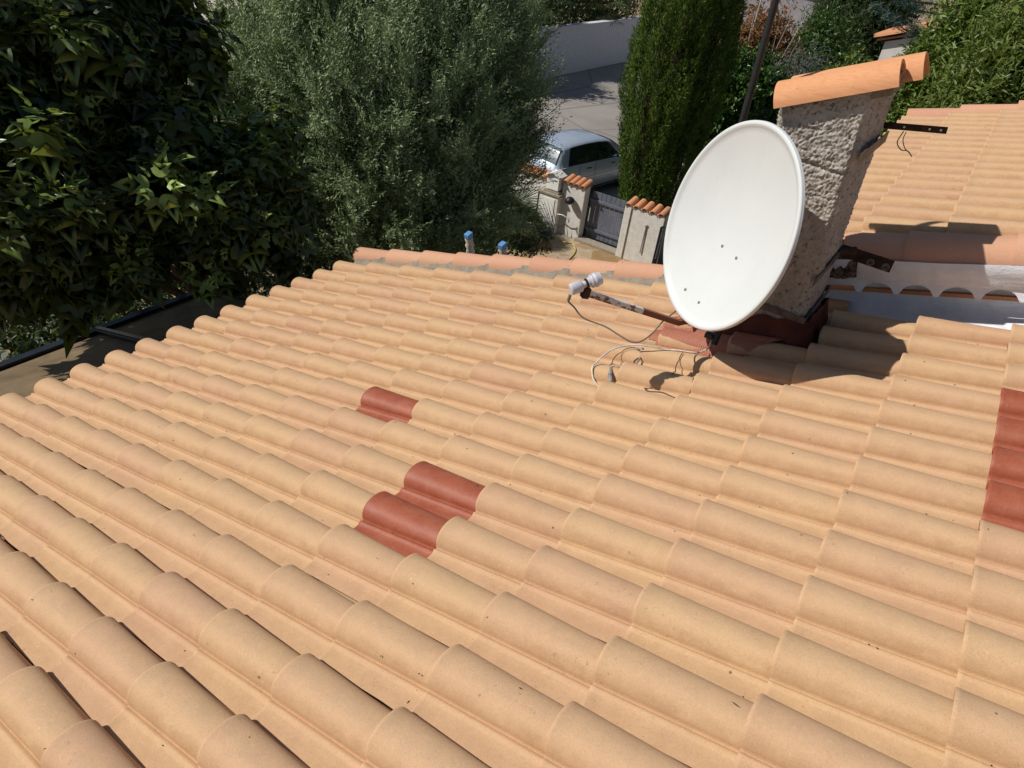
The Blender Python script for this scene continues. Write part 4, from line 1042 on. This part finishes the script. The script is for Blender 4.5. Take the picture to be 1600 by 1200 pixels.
def shell_points(ells, n, inner=.55):
    vol = np.array([e[1][0] * e[1][1] * e[1][2] for e in ells]) ** (2 / 3); pick = rng.choice(len(ells), n, p=vol / vol.sum())
    d = norm(rng.normal(size=(n, 3))); rr = inner + (1 - inner) * rng.random(n) ** .6
    C = np.array([e[0] for e in ells])[pick]; R = np.array([e[1] for e in ells])[pick]
    P = C + d * R * rr[:, None]
    keep = np.ones(n, bool)
    for e in ells:                                             # drop points well inside another lobe
        q = (P - np.array(e[0])) / np.array(e[1]); keep &= (q ** 2).sum(1) > (inner * .8) ** 2
    return P[keep], norm(d / R)[keep], rr[keep]
def limbs(base, ells, r0, mat, parent, n=7, thin=.012):
    b = MB(); base = np.array(base, float); c = np.mean([e[0] for e in ells], 0); fork = base + (c - base) * np.array([.4, .4, .42])
    b.tube(spline([base, base + (fork - base) * .5 + rng.normal(0, .06, 3), fork], 5), [r0 * (1 - .4 * k / 10) for k in range(11)], 10)
    for k in range(n):
        e = ells[k % len(ells)]; tgt = np.array(e[0]) + norm(rng.normal(size=3)) * np.array(e[1]) * .6
        mid = (fork + tgt) / 2 + rng.normal(0, .12, 3); pts = spline([fork, mid, tgt], 5); b.tube(pts, [r0 * .5 * (1 - k2 / len(pts)) + thin for k2 in range(len(pts))], 7)
    return b.build('trunk', mat, parent, True)
def bush(name, label, cat, ells, n, L, Wd, mat, trunk=None, group=None, up=.5, per=9, spread=.12, fold=.25, jitter=.9, inner=.6, bark='bark', flat=False, tr=.07):
    """leaf clusters on twigs spread through the crown"""
    root = empty(name, trunk if trunk is not None else tuple(np.array(ells[0][0]) - np.array([0, 0, ells[0][1][2]]))); tag(root, label, cat, group)
    nc = n // per; C, O, rr = shell_points(ells, nc, inner); nc = len(C)
    ax = norm(O + np.array([0, 0, up]) + rng.normal(0, .35, (nc, 3)))
    k = np.repeat(np.arange(nc), per); t = np.tile(np.linspace(0, 1, per), nc)
    P = C[k] + ax[k] * (t * spread * 1.3)[:, None] + rng.normal(0, spread * .22, (nc * per, 3))
    D = norm(ax[k] * .6 + jitter * norm(rng.normal(size=(nc * per, 3))))
    Nn = norm(np.array([0, 0, 1.0]) + .6 * rng.normal(size=(nc * per, 3)) + .3 * O[k])
    tone = np.clip(.15 + .5 * rng.random(nc)[k] + .25 * rng.random(nc * per) + .25 * t, 0, 1)
    Ls = L * (.7 + .6 * rng.random(nc * per)); Ws = Wd * (.7 + .6 * rng.random(nc * per))
    ni = n // 2; Pi, Oi, _ = shell_points([(e[0], np.array(e[1]) * .90) for e in ells], ni, .45); ni = len(Pi)
    V, Fc, T = flat_leaves(Pi, norm(rng.normal(size=(ni, 3))), norm(Oi + rng.normal(0, .5, (ni, 3))), L * 1.5 * (.7 + .6 * rng.random(ni)), max(Wd * 1.8, L * .6) * (.7 + .6 * rng.random(ni)), .1 + .6 * rng.random(ni))
    mesh_obj('inner_leaves', V, Fc, mat, root, False, T)
    if flat: V, Fc, T = flat_leaves(P, D, Nn, Ls, Ws, tone)
    else: V, Fc, T = leaves(P, D, Nn, Ls, Ws, tone, fold, .12)
    mesh_obj('crown', V, Fc, mat, root, False, T)
    if trunk is not None: limbs(trunk, ells, tr, M[bark], root)
    return root

# ---- olive tree: thousands of upright sprigs with narrow leaves
def olive():
    Cc = atd(590, 175, 11.0)
    ells = [(Cc, (2.25, 2.1, 2.2)), (atd(500, 150, 11.2), (1.25, 1.4, 1.5)), (atd(715, 150, 11.0), (1.15, 1.3, 1.5)), (atd(590, 50, 11.2), (1.95, 1.5, 1.6)), (atd(620, 300, 10.6), (1.75, 1.5, 1.3)), (atd(400, 260, 10.9), (1.2, 1.2, 1.2)), (atd(735, 280, 10.9), (.80, 1.0, .95)), (atd(750, 60, 12), (.75, 1.1, 1.4))]
    ells = [(np.array(c), np.array(r)) for c, r in ells]
    base = np.array([Cc[0] - .3, Cc[1] + .3, G])
    root = empty('olive_tree', base); tag(root, 'big round olive tree with grey-green foliage left of centre', 'tree')
    nb_, pb = 900, 34
    B_, OB, _ = shell_points(ells, nb_, .74); nb_ = len(B_); kb = np.repeat(np.arange(nb_), pb); n = nb_ * pb
    bd = norm(OB * .6 + np.array([0, 0, .75]) + rng.normal(0, .28, (nb_, 3))); tt = rng.random(n)
    C = B_[kb] + bd[kb] * ((tt - .5) * .75)[:, None] + rng.normal(0, .085, (n, 3)) * (1.25 - tt)[:, None]; O = OB[kb]
    per = 18; ax0 = norm(bd[kb] + rng.normal(0, .30, (n, 3))); ln_ = .20 + .22 * rng.random(n) + .28 * (rng.random(n) < .14); cl = rng.random(nb_)[kb]
    bend = norm(rng.normal(size=(n, 3)) + np.array([0, 0, .7])) * .35
    k = np.repeat(np.arange(n), per); t = np.tile(np.linspace(.05, 1, per), n)
    P = C[k] + (ax0[k] * t[:, None] + bend[k] * (t ** 2)[:, None] * .4) * ln_[k][:, None]
    sidev = norm(np.cross(ax0, rng.normal(size=(n, 3))))[k]; sgn = np.where(np.arange(n * per) % 2 == 0, 1, -1)[:, None]
    rot2 = norm(np.cross(ax0[k], sidev)) * np.where((np.arange(n * per) // 2) % 2 == 0, 1, -1)[:, None]
    D = norm(ax0[k] * .75 + sidev * sgn * .65 + rot2 * .3 + rng.normal(0, .15, (n * per, 3)))
    Nn = norm(O[k] * .5 + np.array([0, 0, .5]) + ax0[k] * .3 + rng.normal(0, .42, (n * per, 3)))
    tone = np.clip(.05 + .40 * rng.random(n * per) + .55 * cl[k] ** 1.5, 0, 1)
    V, Fc, T = flat_leaves(P, D, Nn, 0.062 * (.7 + .5 * rng.random(n * per)), .0165 * (.8 + .4 * rng.random(n * per)), tone)
    mesh_obj('crown', V, Fc, M['leaf_olive'], root, False, T)
    # older, denser foliage inside the crown
    C2, O2, r2 = shell_points([(c, r * .86) for c, r in ells], 120000, .45); m2 = len(C2)
    V, Fc, T = flat_leaves(C2, norm(rng.normal(size=(m2, 3)) + np.array([0, 0, .4])), norm(O2 + rng.normal(0, .5, (m2, 3))), .085 * (.7 + .5 * rng.random(m2)), .024 * (.8 + .4 * rng.random(m2)), .05 + .55 * rng.random(m2))
    mesh_obj('inner_crown', V, Fc, M['leaf_olive'], root, False, T)
    # stems of the outer sprigs
    V = []; Fc = []
    for a in range(0, n, 3):
        p0, p1 = C[a] - ax0[a] * .1, C[a] + (ax0[a] + bend[a] * .4) * ln_[a]; s_ = norm(np.cross(ax0[a], (0.3, .5, .2))) * .003; b_ = len(V)
        V += [p0 - s_, p0 + s_, p1]; Fc.append((b_, b_ + 1, b_ + 2))
    mesh_obj('twigs', np.array(V), np.array(Fc), M['twig'], root)
    limbs(base, ells, .17, M['bark'], root, 16, .02)
    # long arching shoots on the right side
    b = MB()
    for (p0, p1, d) in (((800, 215, ), (888, 152), 10.8), ((790, 190), (862, 118), 10.9), ((760, 120), (850, 75), 11.4), ((780, 260), (868, 205), 10.7), ((700, 60), (745, -8), 11.5)):
        A_ = atd(*p0, d); B_ = atd(*p1, d); b.tube(spline([A_, (A_ + B_) / 2 - np.array([0, 0, .05]), B_], 5), [.008 - .0006 * q_ for q_ in range(11)], 5)
        m_ = 46; t = np.linspace(.1, 1, m_); P = A_ + (B_ - A_) * t[:, None] - np.array([0, 0, .05]) * (4 * t * (1 - t))[:, None]; ax = norm(B_ - A_)
        sv = norm(np.cross(ax, (.2, .1, 1))); sg = np.where(np.arange(m_) % 2 == 0, 1, -1)[:, None]
        D = norm(ax * .7 + sv * sg * .7 + rng.normal(0, .3, (m_, 3))); V, Fc, T = flat_leaves(P, D, norm(rng.normal(size=(m_, 3)) + np.array([0, 0, 1])), np.full(m_, .06), np.full(m_, .015), rng.random(m_))
        mesh_obj('shoot_leaves', V, Fc, M['leaf_olive'], root, False, T)
    b.build('shoots', M['twig'], root, True)
olive()

# ---- large-leaved shrub tree on the left (lobed drooping leaves in rosettes)
LOBE = [(0, 0), (-.14, .03), (-.28, .12), (-.40, .30), (-.27, .36), (-.40, .62), (-.24, .60), (-.17, .82), (0, 1.15), (.17, .82), (.24, .60), (.40, .62), (.27, .36), (.40, .30), (.28, .12), (.14, .03)]
def lobed(P, D, Nn, L, tone):
    n = len(P); D = norm(D); S = norm(np.cross(D, Nn)); Nn = np.cross(S, D); L = L[:, None]
    m_ = len(LOBE); VV = []; mid = [(0, .25), (0, .55)]
    for (x, y) in LOBE + mid:
        z = -.24 * (y ** 2) + abs(x) * .20 - (x * x) * .5 + .03 * math.sin(x * 9 + y * 7); VV.append(P + S * L * x * .95 + D * L * y + Nn * L * z)
    V = np.stack(VV, 1).reshape(-1, 3); k = m_ + 2; o = (np.arange(n) * k)[:, None]; a, c = m_, m_ + 1; F_ = []
    for j in range(m_):
        cen_ = a if (j < 5 or j >= 11) else c; F_.append(o + np.array([cen_, (j + 1) % m_, j]))
    F_.append(o + np.array([a, 5, c])); F_.append(o + np.array([a, c, 11]))
    return V, np.concatenate(F_, 0), np.repeat(tone[:, None], k, 0)
def bigleaf():
    ells = [(atd(x, y, d), (r, r * 1.05, r * .95)) for x, y, d, r in ((80, 105, 7.5, 1.10), (-30, 40, 7.2, .9), (-40, 240, 6.8, .70), (170, 60, 8.0, .42), (10, 352, 6.0, .50), (-50, 350, 5.8, .45), (285, 285, 6.8, .55), (425, 335, 6.4, .34), (165, 335, 6.5, .48), (405, 222, 6.8, .17), (200, 185, 7.6, .42), (506, 378, 6.2, .08), (325, 345, 6.4, .40))]
    base = np.array([-4.0, 4.2, G]); root = empty('large_leaved_tree', base); tag(root, 'dark leafy tree with large lobed leaves at the left, overhanging the lean-to', 'tree')
    C, O, rr = shell_points(ells, 640, .35); C2, O2, r2 = shell_points(ells, 330, .93)
    C = np.concatenate([C, C2 + O2 * (.06 + .16 * rng.random((len(C2), 1)))]); O = np.concatenate([O, O2]); rr = np.concatenate([rr * .8, np.full(len(C2), 1.0)]); keep = np.array([not (q[0] > -.35 and q[1] < 3.2) for q in C]); C = C[keep]; O = O[keep]; rr = rr[keep]
    SDn = np.array(SD); NR = np.array([-SP, 0, CP]); q_ = C - SDn * ((C @ NR) / (SDn @ NR))[:, None]; vv = q_ @ np.array([CP, 0, SP])
    keep = ~((vv > -.30) & (q_[:, 1] < 3.35) & ((C @ NR) > -.15)); C = C[keep]; O = O[keep]; rr = rr[keep]
    ax = norm(O * .7 + np.array([0, 0, .9]) + rng.normal(0, .3, C.shape)); per = 12; n = len(C)
    k = np.repeat(np.arange(n), per); t = np.tile(np.arange(per) / (per - 1), n)
    u = norm(np.cross(ax, np.array([.3, .2, .9]))); v = np.cross(ax, u); ph = (np.tile(np.arange(per), n) * 2.4 + rng.random(n)[k] * 6.28)
    side = u[k] * np.cos(ph)[:, None] + v[k] * np.sin(ph)[:, None]
    P = C[k] + ax[k] * (t * .20)[:, None] + side * .03
    D = norm(side * 1.0 + ax[k] * (t * 1.5 - .5)[:, None] + np.array([0, 0, -1.05]) * (1 - t)[:, None] + rng.normal(0, .12, (n * per, 3)))
    Nn = norm(ax[k] + np.array([0, 0, .6]) + rng.normal(0, .3, (n * per, 3)))
    L = (.31 - .20 * t) * (.65 + .55 * rng.random(n * per)); vr_ = rng.random(n); vig = np.where(vr_ > .55, .15 + .85 * rng.random(n), .05)[k]; tone = np.clip(vig * (.22 + .85 * t ** 1.2) + .08 * rng.random(n * per), 0, 1)
    P = P + side * .035
    V, Fc, T = lobed(P, D, Nn, L, tone)
    mesh_obj('crown', V, Fc, M['leaf_fig'], root, False, T)
    limbs(base, [(np.array(c), np.array(r)) for c, r in ells], .07, M['bark'], root, 9, .006)
bigleaf()
# dark undergrowth behind and below the two trees
def px_bush(name, label, cat, cx, top, wpx, Y, n, L, Wd, mat, depth=.8, **kw):
    Tt = aty(cx, top, Y); dist = np.linalg.norm(Tt - CAM); rx = wpx / 2 / F * dist / .95; H = Tt[2] - G
    ells = [(np.array([Tt[0], Y, G + H * .5]), np.array([rx, rx * depth, H * .52]))]
    for k in range(5):
        a = rng.random() * 6.28; ells.append((np.array([Tt[0] + math.cos(a) * rx * .5, Y + math.sin(a) * rx * .4, G + H * (.35 + .35 * rng.random())]), np.array([rx * .55, rx * .5, H * .3])))
    return bush(name, label, cat, ells, n, L, Wd, mat, np.array([Tt[0], Y, G]), **kw)
und = [(np.array([x, y, G + .9]), np.array([1.0, .9, 1.0])) for x, y in ((-6.2, 7.2), (-4.6, 7.6), (-3.2, 8.2), (-2.7, 9.0), (-7.8, 6.2), (-5.0, 6.0), (-3.2, 6.4), (-2.3, 7.2))]
bush('shrub', 'dark evergreen shrubs in the shade under the olive tree', 'shrub', und, 15000, .075, .032, M['leaf_dark'], None, spread=.14, per=10)
hed = [(np.array([x, y, G + 1.0]), np.array([1.1, 1.0, 1.25])) for x, y in ((-4.4, 3.6), (-5.6, 4.6), (-4.2, 2.2), (-6.6, 3.0), (-3.6, 4.9), (-3.9, .9), (-5.2, 1.6), (-4.2, -.4), (-6.0, .4))]
bush('shrub', 'dark shrubs in deep shade behind the lean-to at far left', 'shrub', hed, 18000, .09, .04, M['leaf_dark'], None, spread=.16, per=10)

# ---- cypress: dense column of upright sprays
def cypress():
    cx, cy = -2.44, 15.3; top = 4.2; base = np.array([cx, cy, G]); root = empty('cypress', base); tag(root, 'tall dense columnar cypress behind the gate', 'cypress')
    n = 21000; z = G + .15 + (top - G) * rng.random(n) ** .9; a = rng.random(n) * 2 * math.pi; hz = (z - G) / (top - G)
    R = 1.02 * np.clip(np.minimum(.62 + hz * 1.15, 1.07), 0, 1.1) * np.sqrt(np.clip(1 - ((hz - .35) / .66).clip(0) ** 2, .01, 1))
    f1 = np.array([noise.noise(Vector((math.cos(x) * 2.6, math.sin(x) * 2.6, zz * .55))) for x, zz in zip(a, z)]); f2 = np.array([noise.noise(Vector((math.cos(x) * 6, math.sin(x) * 6, zz * 1.1 + 9))) for x, zz in zip(a, z)])
    R = R * (1 + .16 * f1 + .17 * f2) - .14 * rng.random(n) ** 2
    C = np.stack([cx + R * np.cos(a), cy + R * np.sin(a), z], 1); O = np.stack([np.cos(a), np.sin(a), 0 * a], 1)
    per = 8; k = np.repeat(np.arange(n), per); t = np.tile(np.linspace(0, 1, per), n)
    ax = norm(np.array([0, 0, 1.0]) + .42 * O + rng.normal(0, .22, (n, 3)))
    P = C[k] + ax[k] * (t * .15)[:, None] + rng.normal(0, .016, (n * per, 3)); D = norm(ax[k] + rng.normal(0, .38, (n * per, 3))); Nn = norm(O[k] + rng.normal(0, .5, (n * per, 3)))
    tone = np.clip(.1 + .45 * rng.random(n)[k] + .3 * t + .15 * rng.random(n * per) + .3 * f2[k], 0, 1)
    V, Fc, T = flat_leaves(P, D, Nn, np.full(n * per, .085), np.full(n * per, .020), tone)
    mesh_obj('crown', V, Fc, M['leaf_cypress'], root, False, T)
    # dense inner wood and dead foliage that stops the light passing through
    b = MB(); prof_ = [(0, .10), (.3, .12), (.5, .45), (1.5, .62), (3.5, .74), (5.2, .70), (6.4, .55), (7.3, .2), (7.7, .03)]
    b.lathe(base, (0, 0, 1), prof_, 26); b.build('trunk', M['bark'], root, True)
cypress()

# ---- background planting on the right
px_bush('hedge', 'glossy green hedge right of the cypress below the dry shrub', 'hedge', 1185, 78, 125, 18.5, 26000, .115, .055, M['leaf_hedge'], per=9, spread=.12)
px_bush('laurel_tree', 'large bushy laurel tree right of the chimney', 'tree', 1550, -35, 125, 15.0, 60000, .10, .037, M['leaf_laurel'], per=9, spread=.14, tr=.12)
px_bush('bamboo_clump', 'yellow-green narrow-leaved clump at the right edge', 'bamboo', 1640, -20, 150, 13.2, 26000, .15, .028, M['leaf_yellow'], per=10, spread=.22, up=1.2)
px_bush('shrub', 'light green bush below the neighbour roof and above the chimney cap', 'shrub', 1330, 92, 66, 20.0, 14000, .13, .045, M['leaf_laurel'], per=9, spread=.2, up=1.0)
px_bush('shrub', 'greyish lavender-like bush behind the chimney', 'shrub', 1262, 68, 85, 20.5, 11000, .07, .02, M['leaf_lav'], per=9, spread=.14)
px_bush('shrub', 'dark round bush beyond the grey bush, in front of the far road', 'shrub', 1310, 18, 85, 27.0, 10000, .12, .05, M['leaf_hedge'], per=9, spread=.2)
px_bush('shrub', 'dark green bush in front of the light green one, hidden behind the chimney', 'shrub', 1440, 140, 70, 17.5, 8000, .09, .035, M['leaf_laurel'], per=9, spread=.14)
# dry shrub with pale bare branches
dr_ = px_bush('dry_shrub', 'half-dead shrub with brown leaves and bare white branches', 'shrub', 1205, -8, 110, 22.5, 11000, .16, .042, M['leaf_dry'], per=7, spread=.25, bark='bark_white', up=-.6, tr=.06)
b = MB(); q0 = np.array([aty(1195, 60, 21.6)[0], 21.7, G])
for (x, y, r_) in ((1195, -20, .05), (1235, 30, .022), (1262, 20, .02), (1160, 40, .02), (1180, 15, .022), (1250, 60, .02), (1215, 45, .016)):
    q = aty(x, y, 21.5 + .2 * rng.random()); mid = (q0 + q) / 2 + rng.normal(0, .18, 3); b.tube(spline([q0 + np.array([0, 0, 1.5]), mid, q], 6), [r_ * (1 - .055 * k_) for k_ in range(13)], 6)
b.build('bare_branches', M['bark_white'], dr_, True)
# dark conifer and the cedar bough
px_bush('conifer', 'dark conifer at the top edge behind the neighbour roof', 'tree', 1385, -75, 120, 33.0, 15000, .22, .03, M['leaf_dark'], per=10, spread=.3, tr=.15)
def cedar():
    A_ = aty(1455, 30, 23); root = empty('cedar', (A_[0] + .8, 23.6, G)); tag(root, 'blue-green cedar with a bough reaching over the neighbour roof', 'tree')
    b = MB(); b.tube([(A_[0] + .8, 23.6, G), (A_[0] + .7, 23.6, aty(1455, -40, 23)[2])], [.14, .08], 10)
    Ps = []; Ds = []
    for (a_, c_) in (((1452, 48), (1366, 8)), ((1450, 60), (1388, 26)), ((1455, 20), (1400, -4)), ((1450, 5), (1380, -15)), ((1452, 52), (1425, 40))):
        P0, P1 = aty(*a_, 23), aty(*c_, 22.6); pts = spline([np.array([A_[0] + .75, 23.5, P0[2]]), P0, (P0 + P1) / 2 - np.array([0, 0, .08]), P1], 8); b.tube(pts, [.03 * (1 - k_ / len(pts)) + .006 for k_ in range(len(pts))], 6)
        for q in range(6, len(pts)):
            for r_ in range(26): Ps.append(pts[q] + rng.normal(0, .06, 3)); Ds.append(norm(P1 - P0) + rng.normal(0, .7, 3))
    b.build('trunk', M['bark'], root, True)
    P = np.array(Ps); D = np.array(Ds); n = len(P); V, Fc, T = flat_leaves(P, D, norm(rng.normal(size=(n, 3)) + np.array([0, 0, 1])), np.full(n, .14), np.full(n, .018), rng.random(n)); mesh_obj('crown', V, Fc, M['leaf_cedar'], root, False, T)
cedar()

# ---- fan palms over the boundary wall, and the dwarf palm by the cabinet
def fan_palm(base, trunk_h, nf, R, label, fans=(.7, 1.0), lean=0.2, name='fan_palm', group=None, dark=0):
    base = np.array(base, float); root = empty(name, base); tag(root, label, 'palm', group)
    b = MB(); topp = base + np.array([0, 0, trunk_h]); b.tube([base, topp], [.16 if trunk_h > 1 else .09, .13 if trunk_h > 1 else .08], 10)
    Vs = []; Fs = []; Ts = []; off = 0
    for k in range(nf):
        az = k * 2.4 + rng.random() * .5; el = -.35 + 1.6 * rng.random(); st_ = R * (.55 + .3 * rng.random())
        d = np.array([math.cos(az) * math.cos(el), math.sin(az) * math.cos(el), math.sin(el)]); h = topp + d * st_ - np.array([0, 0, .10 * st_]); b.tube([topp, topp + d * st_ * .5, h], [.014, .010, .008], 5)
        s_ = norm(np.cross(d, (0, 0, 1.0))); u_ = np.cross(s_, d); nl = 22; fl = R * (.45 + .25 * rng.random()); P = []; D = []
        for j in range(nl):
            a = -1.9 + 3.8 * j / (nl - 1); dd = d * math.cos(a) + s_ * math.sin(a) + u_ * .15 * (abs(a) - .6) - np.array([0, 0, .25]); P.append(h); D.append(dd)
        P = np.array(P); D = norm(np.array(D)); V, Fc, T = leaves(P, D, np.tile(u_, (nl, 1)) + rng.normal(0, .1, (nl, 3)), np.full(nl, fl), np.full(nl, fl * .065), np.clip(.5 * rng.random(nl) + .4 * rng.random() - dark, 0, 1), .2, .22)
        Vs.append(V); Fs.append(Fc + off); Ts.append(T); off += len(V)
    mesh_obj('fronds', np.concatenate(Vs), np.concatenate(Fs), M['leaf_palm'], root, False, np.concatenate(Ts)); b.build('trunk', M['bark'], root, True)
gp = 'fan palms behind the boundary wall'
fan_palm((-15.0, 25.6, G), 2.7, 34, 1.5, 'fan palm over the boundary wall, next to the olive tree', group=gp)
fan_palm((-15.2, 28.6, G), 2.9, 34, 1.6, 'fan palm drooping over the middle of the boundary wall', group=gp)
fan_palm((-14.9, 34.2, G), 2.6, 30, 1.5, 'fan palm over the boundary wall beside the cypress top', group=gp)
bk = [(np.array([-16.6, y, G + 2.3]), np.array([1.7, 1.8, 2.5])) for y in (20, 23, 26, 29, 32, 35, 39)]
bush('hedge', 'dark hedge with reddish blooms rising behind the boundary wall', 'hedge', bk, 26000, .15, .06, M['leaf_dark'], None, per=10, spread=.3)
fan_palm((-4.30, 11.75, G), .35, 40, .80, 'dark dwarf fan palm on the patio in front of the meter cabinet', name='dwarf_palm', dark=.25)
bush('weeds', 'low grey-green weeds at the foot of the meter cabinet', 'plant', [(np.array([-3.75, 12.35, G + .08]), np.array([.28, .2, .14]))], 500, .06, .02, M['leaf_lav'], None, per=6, spread=.06)
# trees closing the view far behind the olive
dk = 'dark trees far behind the olive tree'
for k, (cx, top_, wpx, Y) in enumerate(((420, -120, 190, 24), (560, -130, 200, 26), (700, -120, 200, 24))):
    px_bush('broadleaf_tree', ['dark tree behind the olive, leftmost of the three', 'dark tree behind the olive, middle of the three', 'dark tree behind the olive, rightmost of the three'][k], 'tree', cx, top_, wpx, Y, 9000, .2, .09, M['leaf_dark'], group=dk, per=9, spread=.35, tr=.2)
